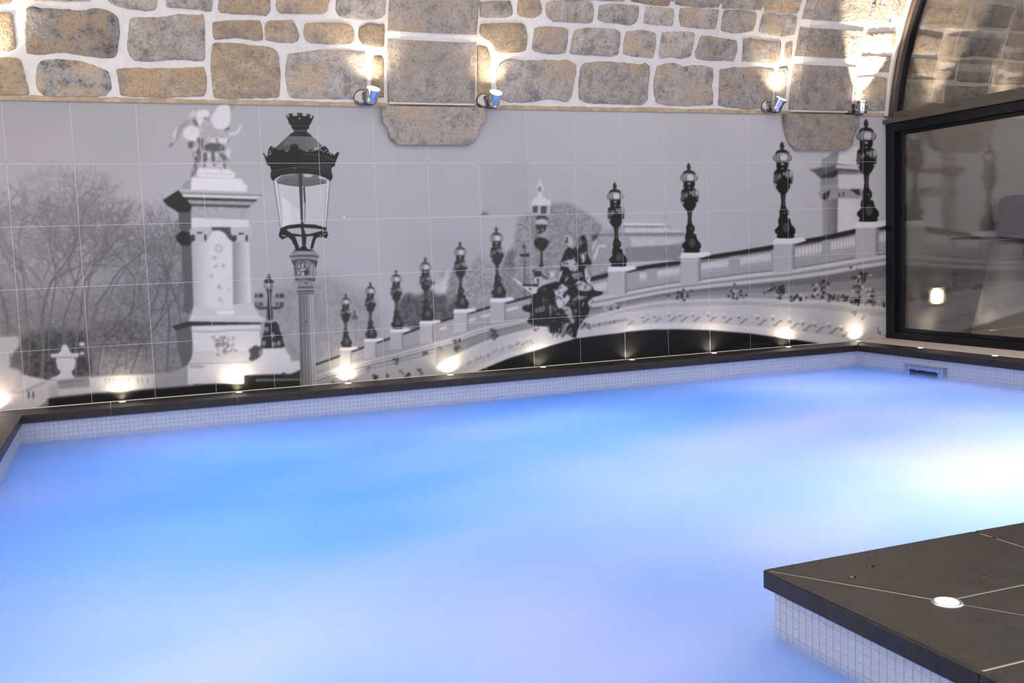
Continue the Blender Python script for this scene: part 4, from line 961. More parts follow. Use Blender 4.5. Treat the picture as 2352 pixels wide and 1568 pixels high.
def stone(pts, tone, parent=ceil, h=.009, name='stone', mat=None, sub=1):
    p = []
    m_ = len(pts)
    for i in range(m_):
        a, b = pts[i], pts[(i + 1) % m_]
        d = math.hypot(b[0] - a[0], b[1] - a[1])
        cut = min(.25, .009 / max(d, .01))
        ks = max(1, int(d / .03))
        for k in range(ks + 1):
            t = cut + (1 - 2 * cut) * k / ks
            p.append((a[0] + (b[0] - a[0]) * t + SR.uniform(-.003, .003), a[1] + (b[1] - a[1]) * t + SR.uniform(-.003, .003)))
    n = len(p); cx = sum(a[0] for a in p) / n; cs = sum(a[1] for a in p) / n
    size = min(max(a[0] for a in p) - min(a[0] for a in p), max(a[1] for a in p) - min(a[1] for a in p))
    o_ = vault(cx, cs); verts = []; faces = []
    hh = h * SR.uniform(.8, 1.25)
    e = .0065 / max(size, .05) * 2
    for k, (sc_, hk) in enumerate([(1.0, -.004), (1 - e * .35, hh * .62), (1 - e * 1.1, hh), (.55, hh * 1.12)]):
        for i, (x, s) in enumerate(p):
            j = SR.uniform(-.0025, .0025) if k > 1 else SR.uniform(-.001, .001)
            a = vault(cx + (x - cx) * sc_, cs + (s - cs) * sc_, hk + j)
            verts.append((a[0] - o_[0], a[1] - o_[1], a[2] - o_[2]))
        if k:
            for i in range(n): j = (i + 1) % n; faces.append(((k - 1) * n + i, (k - 1) * n + j, k * n + j, k * n + i))
    a = vault(cx, cs, hh * 1.15); verts.append((a[0] - o_[0], a[1] - o_[1], a[2] - o_[2])); m_ = len(verts) - 1
    for i in range(n): faces.append((3 * n + i, 3 * n + (i + 1) % n, m_))
    ar = sum(p[i][0] * p[(i + 1) % n][1] - p[(i + 1) % n][0] * p[i][1] for i in range(n))
    if ar > 0: pass
    else: faces = [q[::-1] for q in faces]
    ob = mesh(name, verts, faces, mat or STONE[tone], parent, smooth=True); ob.location = o_
    return ob
for tone, pts in STONES: stone(pts, tone)
def rrect(x0, x1, s0, s1, j=.012):
    c = [(x0, s0), ((x0 + x1) / 2, s0), (x1, s0), (x1, (s0 + s1) / 2), (x1, s1), ((x0 + x1) / 2, s1), (x0, s1), (x0, (s0 + s1) / 2)]
    return [(x + SR.uniform(-j, j), s + SR.uniform(-j, j)) for x, s in c]
# courses above the traced ones, and beyond the glass, so the vault goes on
def course(x0, x1, s0, s1, lo, hi):
    x = x0
    while x < x1 - .05:
        w = min(SR.uniform(lo, hi), x1 - x)
        if x1 - x - w < .12: w = x1 - x
        stone(rrect(x + .014, x + w - .014, s0 + .014, s1 - .014), SR.choice((0, 0, 1, 2)), sub=2)
        x += w
s = .80
for (a, b) in [(.80, 1.04), (1.04, 1.27), (1.27, 1.52), (1.52, 1.78), (1.78, 2.03)]:
    for (xa, xb) in [(-.9, 2.48), (3.2, 5.96), (6.66, 7.02)]: course(xa, xb, a, b, .3, .62)
for (a, b) in [(.02, .28), (.28, .5), (.5, .75)]: course(-1.4, -.42, a, b, .35, .5)
for (a, b) in [(.02, .3), (.3, .52), (.52, .78), (.78, 1.0)]: course(7.2, 9.6, a, b, .35, .6)
# ribs: wide blocks with chamfered edges
def rib(x0, x1, cuts, parent, c0=.085, c1=.06, h=.042):
    for (s0, s1) in cuts:
        prof = [(x0, -.004), (x0 + .012, h * .45), (x0 + c0, h), ((x0 + x1) / 2, h * 1.12), (x1 - c1, h), (x1 - .012, h * .45), (x1, -.004)]
        ns = 8; verts = []; faces = []
        o_ = vault((x0 + x1) / 2, (s0 + s1) / 2)
        rows = [s0] + [s0 + .008 + (s1 - s0 - .016) * k / (ns - 1) for k in range(ns)] + [s1]
        for r_, sv in enumerate(rows):
            for (x, hh) in prof:
                hz = -.004 if r_ in (0, len(rows) - 1) else hh + SR.uniform(-.002, .002)
                a = vault(x + SR.uniform(-.002, .002), sv, hz); verts.append((a[0] - o_[0], a[1] - o_[1], a[2] - o_[2]))
        w = len(prof)
        for r_ in range(len(rows) - 1):
            for i in range(w - 1): faces.append((r_ * w + i, r_ * w + i + 1, (r_ + 1) * w + i + 1, (r_ + 1) * w + i))
        ob = mesh('rib_block', verts, faces, RIBSTONE, parent, smooth=False); ob.location = o_
def rib_core(x0, x1, c0, c1, h, s1):
    prof = [(x0 + .004, -.004), (x0 + .016, h * .4), (x0 + c0, h - .007), (x1 - c1, h - .007), (x1 - .016, h * .4), (x1 - .004, -.004)]
    n = 24; v = [vault(x, .02 + (s1 - .02) * k / n, hh) for k in range(n + 1) for (x, hh) in prof]; w = len(prof)
    f = [(k * w + i, k * w + i + 1, (k + 1) * w + i + 1, (k + 1) * w + i) for k in range(n) for i in range(w - 1)]
    mesh('rib_core', v, f, MORTAR, ceil)
rib_core(2.503, 3.178, .085, .06, .042, 1.95)
rib_core(5.985, 6.64, .07, .03, .042, 1.95)
rib(2.503, 3.178, [(.03, .478), (.522, 1.0), (1.03, 1.45), (1.48, 1.95)], ceil)
rib(5.985, 6.64, [(.03, .415), (.47, .715), (.768, 1.12), (1.16, 1.5), (1.53, 1.95)], ceil, .07, .03)
# ochre mortar bed between tiles and vault
lb = MB()
n = 260; v = []
LR = random.Random(3)
for i in range(n + 1):
    x = -1.9 + (7.03 + 1.9) * i / n; j = .7 * j + LR.uniform(-.003, .004) if i else 0.
    for (ss, hh) in [(-.002, .0), (-.002, .007), (.012 + j, .008), (.03 + j, -.001)]: v.append(vault(x, ss, hh))
f = [(i * 4 + k, (i + 1) * 4 + k, (i + 1) * 4 + k + 1, i * 4 + k + 1) for i in range(n) for k in range(3)]
mesh('mortar_bed', v, f, RENDER, ceil)
# corbels under the ribs
def corbel(outline, parent):
    zt = max(p[1] for p in outline); zb = min(p[1] for p in outline); cx = sum(p[0] for p in outline) / len(outline)
    L_ = sorted([(p[1], p[0]) for p in outline if p[0] < cx - .15]); R_2 = sorted([(p[1], p[0]) for p in outline if p[0] > cx + .15])
    prof = [(0, .056), (.3, .058), (.36, .060), (.42, .054), (.5, .050), (.62, .044), (.74, .041), (.84, .044), (.92, .040), (1, .030)]
    nx = 14; rows = []
    for t, d in prof:
        z = zt - (zt - zb) * t
        xl = float(np.interp(z, [q[0] for q in L_], [q[1] for q in L_])); xr = float(np.interp(z, [q[0] for q in R_2], [q[1] for q in R_2]))
        row = [(xl, -.0005, z), (xl, -d + .008, z)]
        for k in range(nx + 1): row.append((xl + .007 + (xr - xl - .014) * k / nx, -d + SR.uniform(-.0015, .0015), z + (SR.uniform(-.002, .002) if 0 < t < 1 else 0)))
        row += [(xr, -d + .008, z), (xr, -.0005, z)]
        rows.append(row)
    w = len(rows[0]); v = [p for r_ in rows for p in r_]
    f = [(r_ * w + i, r_ * w + i + 1, (r_ + 1) * w + i + 1, (r_ + 1) * w + i) for r_ in range(len(rows) - 1) for i in range(w - 1)]
    f.append(tuple((len(rows) - 1) * w + i for i in range(w))); f.append(tuple(range(w)))
    o = mesh('corbel', v, f, RIBSTONE, parent)
    bm = bmesh.new(); bm.from_mesh(o.data); bmesh.ops.recalc_face_normals(bm, faces=bm.faces); bm.to_mesh(o.data); bm.free()
    return o
corbel([(2.457, 1.972), (3.245, 1.976), (3.245, 1.878), (3.209, 1.853), (3.185, 1.804), (3.179, 1.755), (3.102, 1.706), (2.83, 1.704), (2.559, 1.707), (2.504, 1.754), (2.499, 1.821), (2.46, 1.86), (2.453, 1.899)], ceil)
corbel([(5.924, 1.972), (6.701, 1.972), (6.7, 1.864), (6.664, 1.816), (6.64, 1.721), (6.58, 1.673), (6.3, 1.677), (6.045, 1.681), (5.977, 1.736), (5.939, 1.856), (5.929, 1.902)], ceil)

# ---------------------------------------------------------------- pool copings
CZ = -.052
def coping(name, label, slabs, bed):
    o = MB(); o.box(*bed); ob = o.build(name, GROUT_WARM); tag(ob, label, 'coping', kind='structure')
    for pts in slabs:
        m = MB(); m.prism(pts, CZ, 0., .004); m.build('coping_slab', SLATE, ob)
    return ob
g_ = .0013
JX = [-1.05, -.27, .513, 1.303, 2.093, 2.869, 3.656, 4.43, 5.203, 5.973]
slabs = []
for a, b in zip(JX[:-1], JX[1:]):
    if b <= 0: slabs.append([(a + g_, -.298), (b - g_, -.298), (b - g_, -.004), (a + g_, -.004)])
    elif a < 0: slabs.append([(a + g_, -.298 + (.0 if a < 0 else 0)), (b - g_, -.298), (b - g_, -.004), (a + g_, -.004)])
    else: slabs.append([(a + g_, -.298), (b - g_, -.298), (b - g_, -.004), (a + g_, -.004)])
slabs.append([(5.973 + g_, -.298), (6.46 - g_, -.298), (6.69, -.06), (6.69, -.004), (5.973 + g_, -.004)])
trim1 = coping('trim_1', 'dark slate coping along the foot of the printed wall', slabs, (-1.05, 6.68, -.294, .02, CZ + .003, -.0025))
slabs = [[(6.46 + g_, -.298 - g_), (6.69, -.06 - g_), (6.69, -.93), (6.46, -.93)]]
slabs[0] = [(6.46, -.302), (6.46, -.93), (6.69, -.93), (6.69, -.064)]
ys = [-.93 - g_, -1.71, -2.49, -3.27, -4.05, -4.84]
for a, b in zip(ys[:-1], ys[1:]): slabs.append([(6.46, a - g_), (6.46, b + g_), (6.69, b + g_), (6.69, a - g_)])
trim2 = coping('trim_2', 'dark slate coping below the glazed end of the pool', [q[::-1] for q in slabs], (6.464, 6.688, -4.84, -.07, CZ + .003, -.0025))
slabs = []
ys = [-.3, -1.08, -1.86, -2.64, -3.42, -4.2, -4.98, -5.76, -6.6]
for a, b in zip(ys[:-1], ys[1:]): slabs.append([(-1.05, b + g_), (0., b + g_), (0., a - g_), (-1.05, a - g_)])
trim3 = coping('trim_3', 'dark slate coping on the near left side of the pool', slabs, (-1.045, -.004, -6.6, -.29, CZ + .003, -.0025))
sm = MB(); sm.bbox(6.69, 7.06, -4.84, -.004, -.052, .004, .004); sill = sm.build('trim_4', SILLM)
tag(sill, 'pale sill strip between slate coping and black window frame', 'sill', kind='structure')
# step deck
STEP = MB(); STEP.box(2.26, 7.0, -7.4, -4.9, -1.45, CZ + .002)
deck = empty('floor', (2.24, -4.88, 0)); tag(deck, 'dark slate deck corner jutting into the pool at lower right', 'deck', kind='structure')
def dk(pts):
    m = MB(); m.prism([(x - 2.24, y + 4.88) for x, y in pts], CZ, 0., .006); return m.build('paving_slab', SLATE, deck)
Lp = (2.490, -5.295)
dk([(2.24, -4.883), (2.24, -5.6415), (2.50, -5.6415), (2.70, -5.6415), (2.4885, -5.2935)][::1])
dk([(2.2412, -4.8805), (2.4908, -5.2925), (3.0232, -5.2925), (3.0232, -4.868)][::1])
dk([(3.0255, -4.868), (3.0255, -5.2925), (3.8015, -5.2925), (3.8015, -4.868)])
for a in (3.804, 4.584, 5.364, 6.144): dk([(a, -4.868), (a, -5.2915), (a + .776, -5.2915), (a + .776, -4.868)])
dk([(2.4918, -5.2948), (2.7022, -5.6415), (3.282, -5.6415), (3.282, -5.2948)])
for a in (3.284, 4.064, 4.844, 5.624, 6.404): dk([(a, -5.641), (a + .776, -5.641), (a + .776, -5.2955), (a, -5.2955)])
for (ya, yb) in ((-5.6438, -6.40), (-6.4023, -7.2)):
    dk([(2.24, yb), (2.70, yb), (2.70, ya), (2.24, ya)])
    for a in (2.704, 3.484, 4.264, 5.044, 5.824): dk([(a, yb), (a + .776, yb), (a + .776, ya), (a, ya)])
bed = MB(); bed.box(.012, 4.6, -2.5, -.014, CZ + .003, -.0025)
bed.build('grout_bed', GROUT_WARM, deck)
dm = MB(); DR = random.Random(8)
for _ in range(46):
    x, y = DR.uniform(.05, 1.5), -DR.uniform(.03, .75)
    if x < .35 and y < -.3: continue
    r = DR.choice((.003, .004, .005, .009, .014)) * DR.uniform(.7, 1.2); e = DR.uniform(.5, 1)
    n = 10; v = [(x + r * math.cos(k * .628) * DR.uniform(.8, 1.15), y + r * e * math.sin(k * .628), .0002) for k in range(n)]
    v2 = [(x + (p[0] - x) * .6, y + (p[1] - y) * .6, .0012) for p in v]
    dm.add(v + v2, [(k, (k + 1) % n, n + (k + 1) % n, n + k) for k in range(n)] + [tuple(range(n, 2 * n))])
do = dm.build('water_drops', simple('wet_drop', (.008, .006, .005), .06, 0, .6), deck, True); do['kind'] = 'stuff'
# deck where the camera stands
bk = MB(); bk.box(-1.05, 2.236, -8.4, -6.6, -.3, 0.); bko = bk.build('floor_near', SLATE); tag(bko, 'dark slate deck behind the viewpoint at the pool edge', 'deck', kind='structure')

# ---------------------------------------------------------------- pool basin with mosaic
PIT = .0278
def mosaic_wall(name, label, origin, ux, length, depth, n_single=0, nrm=None, grout=None):
    # origin: top start point; ux: direction along the wall; nrm: towards the water
    U = Vector(ux); Nn = Vector(nrm); O = Vector(origin)
    m = MB()
    a = O; b = O + U * length
    q = [a, b, b + Vector((0, 0, -depth)), a + Vector((0, 0, -depth))]
    m.add(q + [p - Nn * .03 for p in q], [(0, 1, 2, 3), (7, 6, 5, 4), (0, 4, 5, 1), (1, 5, 6, 2), (2, 6, 7, 3), (3, 7, 4, 0)])
    ob = m.build(name, MOSGROUT if n_single else MOSGROUT2); tag(ob, label, 'pool wall', kind='structure')
    bm = bmesh.new(); bm.from_mesh(ob.data); bmesh.ops.recalc_face_normals(bm, faces=bm.faces); bm.to_mesh(ob.data); bm.free()
    s_ = (PIT - .0022) / 2; t = .0022; e = .0012
    base_v = [(-s_, 0, -s_), (s_, 0, -s_), (s_, 0, s_), (-s_, 0, s_), (-s_ + e, t, -s_ + e), (s_ - e, t, -s_ + e), (s_ - e, t, s_ - e), (-s_ + e, t, s_ - e)]
    base_f = [(4, 5, 6, 7), (0, 1, 5, 4), (1, 2, 6, 5), (2, 3, 7, 6), (3, 0, 4, 7)]
    def w(p): return U * p[0] + Nn * p[1] + Vector((0, 0, p[2]))
    flip = (U.cross(Vector((0, 0, 1)))).dot(Nn) < 0
    bf = [q_[::-1] for q_ in base_f] if flip else base_f
    bv = [w(p) for p in base_v]
    me1 = bpy.data.meshes.new('mosaic_tile'); me1.from_pydata(bv, [], bf); me1.update(); me1.materials.append(MOSAIC)
    rest = MB(); k = 0
    nc = round(length / PIT); nr = int(depth / PIT); pit = length / nc
    for c in range(nc):
        for r in range(min(nr, 9)):
            p = O + U * (pit * (c + .5)) + Vector((0, 0, -PIT * (r + .5)))
            if k < n_single:
                o = bpy.data.objects.new('mosaic_tile', me1); o.location = p; link(o, ob); k += 1
            else: rest.add([p + q_ for q_ in bv], bf)
    if rest.v:
        ro = rest.build('mosaic_field', MOSAIC, ob); ro['kind'] = 'stuff'
    return ob
mosaic_wall('wall_pool_back', 'cream mosaic pool wall under the long slate coping', (-.02, -.278, CZ), (1, 0, 0), 6.5, 1.35, 0, (0, -1, 0))
mosaic_wall('wall_pool_right', 'cream mosaic pool wall holding the steel skimmer', (6.48, -.278, CZ), (0, -1, 0), 4.6, 1.35, 0, (-1, 0, 0))
mosaic_wall('wall_pool_left', 'cream mosaic pool wall at the left edge', (-.02, -.278, CZ), (0, -1, 0), 6.3, 1.35, 0, (1, 0, 0))
mosaic_wall('wall_pool_step', 'cream mosaic side of the slate deck corner', (2.262, -4.902, CZ), (0, -1, 0), 1.7, 1.35, 290, (-1, 0, 0))
mosaic_wall('wall_pool_front', 'cream mosaic face of the deck corner turned to the printed wall', (2.2655, -4.902, CZ), (1, 0, 0), 4.2, 1.35, 0, (0, 1, 0))
mosaic_wall('wall_pool_near', 'cream mosaic pool wall below the viewpoint', (-.02, -6.6, CZ), (1, 0, 0), 2.3, 1.35, 0, (0, 1, 0))
pf = MB(); pf.box(-.03, 6.5, -6.62, -.27, -1.45, -1.4); pfo = pf.build('floor_pool', simple('pool_plaster', (.22, .40, .55), .8)); tag(pfo, 'pale pool bottom under the milky water', 'pool floor', kind='structure')

# milky water: a few stacked veils of bubbles, clear at the top, dense below
def water_mat(op, name):
    m = bpy.data.materials.new(name); m.use_nodes = True; nt = m.node_tree; nt.nodes.clear()
    o = node(nt, 'ShaderNodeOutputMaterial'); mix = node(nt, 'ShaderNodeMixShader'); tr = node(nt, 'ShaderNodeBsdfTransparent')
    tl = node(nt, 'ShaderNodeBsdfTranslucent'); df = node(nt, 'ShaderNodeBsdfDiffuse'); m2 = node(nt, 'ShaderNodeMixShader'); m2.inputs[0].default_value = .07
    r = node(nt, 'ShaderNodeVertexColor'); r.layer_name = 'foam'
    nt.links.new(r.outputs[0], tl.inputs[0]); nt.links.new(r.outputs[0], df.inputs[0])
    nt.links.new(tl.outputs[0], m2.inputs[1]); nt.links.new(df.outputs[0], m2.inputs[2])
    mix.inputs[0].default_value = op
    nt.links.new(tr.outputs[0], mix.inputs[1]); nt.links.new(m2.outputs[0], mix.inputs[2]); nt.links.new(mix.outputs[0], o.inputs[0])
    return m
WZ = -.163
veils = [(.0, .15), (.013, .24), (.026, .34), (.039, .5), (.054, 1.)]
me = bpy.data.meshes.new('pool_water'); V = []; F = []; MI = []
outline_cells = [(-.02, 2.262, -6.6, -4.902), (-.02, 2.262, -4.902, -.278), (2.262, 6.48, -4.902, -.278)]
for k, (dz, op) in enumerate(veils):
    for (xa, xb, ya, yb) in outline_cells:
        b0 = len(V); nx = max(2, int((xb - xa) / .08)); ny = max(2, int((yb - ya) / .08))
        for j in range(ny + 1):
            for i in range(nx + 1):
                x = xa + (xb - xa) * i / nx; y = ya + (yb - ya) * j / ny
                V.append((x, y, WZ - dz))
        for j in range(ny):
            for i in range(nx):
                q = b0 + j * (nx + 1) + i; F.append((q, q + 1, q + nx + 2, q + nx + 1)); MI.append(k)
me.from_pydata(V, [], F); me.update()
for k, (dz, op) in enumerate(veils): me.materials.append(water_mat(op, 'milky_water_%d' % k))
FN = (vnoise(360, 360, 46, 91) * 1.0 + .55 * vnoise(360, 360, 21, 92) + .25 * vnoise(360, 360, 10, 93))
def foam(x, y):
    # patches of denser (whiter) and thinner (bluer) bubbles, drawn out across the pool
    u, w_ = (x * .9 + y * .35) * 32 + 130, (y * 1.35 - x * .45) * 32 + 350
    t = min(1, max(0,   .5 + .85 * float(FN[int(w_) % 360, int(u) % 360])))
    return tuple(a + (b - a) * t for a, b in zip((.54, .76, 1.0), (.90, .90, 1.0))) + (1.,)
fc = me.color_attributes.new('foam', 'FLOAT_COLOR', 'POINT')
cache = {}
fl = []
for (x, y, z) in V:
    kk = (round(x, 3), round(y, 3))
    if kk not in cache: cache[kk] = foam(x, y)
    fl += cache[kk]
fc.data.foreach_set('color', fl)
me.polygons.foreach_set('material_index', MI); me.polygons.foreach_set('use_smooth', [True] * len(F))
water = link(bpy.data.objects.new('pool_water', me))
tag(water, 'milky glowing blue pool water churned into soft haze', 'water', kind='stuff')

# skimmer in the right pool wall
sk = empty('pool_skimmer', (6.478, -1.082, -.165)); tag(sk, 'brushed steel skimmer box at the waterline of the right pool wall', 'skimmer')
m = MB()
m.bbox(-.05, 0., .15, .2, -.05, .056, .003); m.bbox(-.05, 0., -.2, -.15, -.05, .056, .003); m.bbox(-.05, 0., -.1502, .1502, .024, .056, .003)
m.build('frame', STEEL, sk)
m = MB(); m.bbox(-.054, -.0005, -.204, .204, .0565, .061, .0015); m.build('hood', STEEL, sk)
m = MB(); m.box(-.006, .0, -.15, .15, -.05, .0238); m.build('shade_panel', simple('skimmer_shade', (.006, .008, .025), .5), sk)  # flat dark panel coloured as the shade inside the skimmer opening
for y in (.1, -.02, -.11):
    m = MB(); m.bbox(-.022, -.012, y - .010, y + .010, .014, .0238, .001); m.build('hinge', STEEL, sk)

# ---------------------------------------------------------------- glazed end: lower window, transom lip, arched window above
FX0, FX1 = 7.062, 7.125
w1 = empty('window_1', (7.1, 0, 0)); tag(w1, 'large dark framed window between the pool and the lounge', 'window', kind='structure')
YE = -3.35
def part(name, mat, parent, boxes, bev=.002):
    m = MB()
    for q in boxes: m.bbox(q[0] - 7.1, q[1] - 7.1, q[2], q[3], q[4], q[5], bev)
    return m.build(name, mat, parent)
part('stile', FRAME_D, w1, [(7.03, 7.125, -.098, -.0005, .005, 1.9)])
part('stile', FRAME_D, w1, [(7.03, 7.125, YE, YE + .1, .005, 1.9)])
part('top_rail', FRAME_D, w1, [(7.03, 7.125, YE + .1002, -.0982, 1.828, 1.9)])
part('bottom_rail', FRAME_D, w1, [(7.03, 7.125, YE + .1002, -.0982, .005, .066)])
part('sash', FRAME_D, w1, [(7.07, 7.118, -.165, -.0983, .067, 1.827), (7.07, 7.118, YE + .1003, YE + .16, .067, 1.827), (7.07, 7.118, YE + .1602, -.1652, 1.795, 1.827), (7.07, 7.118, YE + .1602, -.1652, .067, .1)])
GL = bpy.data.materials.new('window_glass'); GL.use_nodes = True
nt = GL.node_tree; nt.nodes.clear(); o = node(nt, 'ShaderNodeOutputMaterial'); mx = node(nt, 'ShaderNodeMixShader'); tr = node(nt, 'ShaderNodeBsdfTransparent'); gl = node(nt, 'ShaderNodeBsdfGlossy')
fr = node(nt, 'ShaderNodeLayerWeight'); fr.inputs[0].default_value = .1
ma = node(nt, 'ShaderNodeMath', operation='ADD'); ma.inputs[1].default_value = .075; nt.links.new(fr.outputs[0], ma.inputs[0])
tr.inputs[0].default_value = (.93, .93, .93, 1); gl.inputs['Roughness'].default_value = .004; gl.inputs[0].default_value = (.95, .95, .97, 1)
nt.links.new(ma.outputs[0], mx.inputs[0]); nt.links.new(tr.outputs[0], mx.inputs[1]); nt.links.new(gl.outputs[0], mx.inputs[2]); nt.links.new(mx.outputs[0], o.inputs[0])
def pane(parent, verts2, xg, th=.006, name='pane'):
    n = len(verts2); v = [(xg - 7.1, y, z) for y, z in verts2] + [(xg + th - 7.1, y, z) for y, z in verts2]
    f = [tuple(range(n)), tuple(range(n, 2 * n))[::-1]] + [(i, i + n, (i + 1) % n + n, (i + 1) % n) for i in range(n)]
    ob = mesh(name, v, f, GL, parent)
    bm = bmesh.new(); bm.from_mesh(ob.data); bmesh.ops.recalc_face_normals(bm, faces=bm.faces); bm.to_mesh(ob.data); bm.free(); return ob
for xg in (7.084, 7.104): pane(w1, [(-.166, .101), (YE + .161, .101), (YE + .161, 1.794), (-.166, 1.794)], xg, .004)
for y in (-.2, -.72, -1.9):
    m = MB(); m.bbox(-.076, -.0695, y - .04, y + .04, .022, .044, .002); m.build('drain_cap', FRAME_D, w1)
lip = empty('trim_5', (7.1, 0, 1.9)); tag(lip, 'projecting metal ledge between the lower and the arched window', 'ledge', kind='structure')
m = MB(); m.bbox(-.105, .03, YE, -.0008, .002, .036, .002); m.build('ledge', FRAME_L, lip)
w2 = empty('window_2', (7.1, 0, 1.94)); tag(w2, 'arched taupe framed fanlight filling the end of the vault', 'window', kind='structure')
def arch_strip(name, mat, x0, x1, h0, h1, s0=0., s1=2.6, n=32):
    v = []
    for i in range(n + 1):
        s_ = s0 + (s1 - s0) * i / n
        for (x, h) in ((x0, h0), (x1, h0), (x1, h1), (x0, h1)):
            p = vault(x, s_, h); v.append((p[0] - 7.1, p[1], p[2] - 1.94))
    f = [(3, 2, 1, 0), tuple(4 * n + k for k in range(4))]
    for i in range(n):
        for k in range(4): j = (k + 1) % 4; f.append((i * 4 + k, i * 4 + j, (i + 1) * 4 + j, (i + 1) * 4 + k))
    ob = mesh(name, v, f, mat, w2)
    bm = bmesh.new(); bm.from_mesh(ob.data); bmesh.ops.recalc_face_normals(bm, faces=bm.faces); bm.to_mesh(ob.data); bm.free(); return ob
arch_strip('plaster_edge', MORTAR, 7.005, 7.04, -.002, .03)
arch_strip('arch_frame', FRAME_L, 7.03, 7.115, .012, .085)
arch_strip('arch_bead', FRAME_L, 7.024, 7.032, .045, .05)
arch_strip('arch_gasket', FRAME_D, 7.075, 7.112, .0852, .112)
m = MB(); m.bbox(-.07, .015, -5.2, -.075, -.002, .055, .002); m.build('bottom_rail', FRAME_L, w2)
for y in (-.24, -.8, -1.9):
    m = MB(); m.bbox(-.077, -.0705, y - .04, y + .04, .014, .034, .002); m.build('drain_cap', FRAME_L, w2)
pts = [(-.1, .056)]
for i in range(0, 40):
    s_ = .1 + 2.45 * i / 39; p = vault(7.1, s_, .1); pts.append((p[1], p[2] - 1.94))
pts.append((pts[-1][0], .056))
for xg in (7.088, 7.104): pane(w2, pts, xg, .004)

# ---------------------------------------------------------------- lounge behind the glass
LWALL = grainy('beige_lounge_tile', (.30, .27, .25), (.34, .31, .28), 3, .4, 90, .05, .002)
m = MB(); m.box(WALL_END + .121, 10.6, 0., .25, -.05, TOPZ); lw = m.build('wall_lounge_back', LWALL); tag(lw, 'plain beige lounge wall carrying the lit square wall light', 'wall', kind='structure')
m = MB(); m.box(7.126, 10.6, -3.5, 0., -.06, .002); lf = m.build('floor_lounge', grainy('brown_floor', (.09, .06, .035), (.12, .08, .05), 5, .4)); tag(lf, 'brown lounge floor behind the window', 'floor', kind='structure')
m = MB(); m.box(10.6, 10.75, -3.6, .25, -.05, 5.); le = m.build('wall_lounge_end', LWALL); tag(le, 'beige far end wall of the lounge', 'wall', kind='structure')
m = MB(); m.box(7.13, 10.6, -3.62, -3.5, -.05, 5.); l3 = m.build('wall_lounge_blocker', LWALL); tag(l3, 'unseen beige wall added opposite the wall light to keep the lounge dark', 'wall', kind='structure')  # unseen wall, added to block the world light from the lounge
def cone_table():
    t = empty('pedestal_table', (7.85, -.57, 0)); tag(t, 'round dark topped table on a pale cone pedestal in the lounge', 'table')
    m = MB(); m.lathe([(.0, .862), (.44, .862), (.455, .87), (.455, .878), (.45, .884), (.0, .884)], 48, cap=False); m.build('tabletop', simple('dark_tabletop', (.02, .02, .03), .2), t)
    m = MB(); m.lathe([(.30, .003), (.30, .012), (.285, .03), (.2, .4), (.125, .74), (.10, .845), (.10, .8615)], 40); m.build('pedestal', simple('pale_pedestal', (.42, .38, .34), .4), t, True)
    m = MB(); m.lathe([(.13, .853), (.13, .8616)], 32); m.build('mount_plate', STEEL, t)
cone_table()
def lounge_chair():
    t = empty('high_chair', (8.5, -.28, 0)); tag(t, 'purple velvet high chair beside the cone pedestal table', 'chair')
    VEL = grainy('purple_velvet', (.028, .010, .028), (.055, .02, .045), 20, .8)
    def sb(name, x0, x1, y0, y1, z0, z1):
        m = MB(); m.bbox(x0, x1, y0, y1, z0, z1, .03); ob = m.build(name, VEL, t, True)
    sb('seat', -.23, .23, -.23, .23, .62, .72)
    bm = bmesh.new(); bmesh.ops.create_cube(bm, size=1)
    bmesh.ops.subdivide_edges(bm, edges=bm.edges[:], cuts=6, use_grid_fill=True)
    for v_ in bm.verts:
        x, y, z = v_.co * 2
        r = math.sqrt(max(1e-6, x * x + z * z)); k = max(abs(x), abs(z)) / r if r else 1
        k = .55 * 1 + .45 * k if z > 0 else 1
        v_.co = (x * .25 * k, .21 + y * .035 + .05 * x * x * -1, .98 + z * .28 * k)
    me_ = bpy.data.meshes.new('backrest'); bm.to_mesh(me_); bm.free(); me_.materials.append(VEL)
    link(bpy.data.objects.new('backrest', me_), t)
    for sx in (-1, 1):
        for sy in (-1, 1):
            m = MB(); m.tube([(sx * .19, sy * .19, .625), (sx * .23, sy * .23, .004)], .014, 8); m.build('leg', BLACKM, t)
    m = MB(); m.tube([(-.215, -.215, .25), (.215, -.215, .25)], .01); m.build('footrest', STEEL, t)
lounge_chair()
wl = empty('wall_light', (7.606, 0, .355)); tag(wl, 'lit rectangular wall light low on the beige lounge wall', 'light')
m = MB(); m.bbox(-.105, -.07, -.018, -.0005, -.08, .08, .003); m.bbox(.07, .105, -.018, -.0005, -.08, .08, .003); m.bbox(-.0698, .0698, -.018, -.0005, .045, .08, .003); m.bbox(-.0698, .0698, -.018, -.0005, -.08, -.055, .003); m.build('frame', simple('light_frame', (.3, .28, .26), .4), wl)
m = MB(); m.box(-.0695, .0695, -.012, -.001, -.0548, .0448); m.build('panel', LAMPPANEL, wl)
for sx in (-.088, .088):
    for sz in (-.066, .066):
        m = MB(); m.lathe([(.006, 0), (.006, .003)], 10, Matrix.Translation((sx, -.018, sz)) @ Matrix.Rotation(math.pi / 2, 4, 'X')); m.build('screw', BLACKM, wl)
area_lamp('lounge_fill', (8.7, -1.7, 2.9), .4, 13, (1., .86, .7), rot=(0, 0, 0))  # unseen fill light, added so the table shows through the glass
area = area_lamp('wall_light_glow', (7.606, -.03, .355), .12, 2.5, WARM, rot=(math.pi / 2, 0, 0))

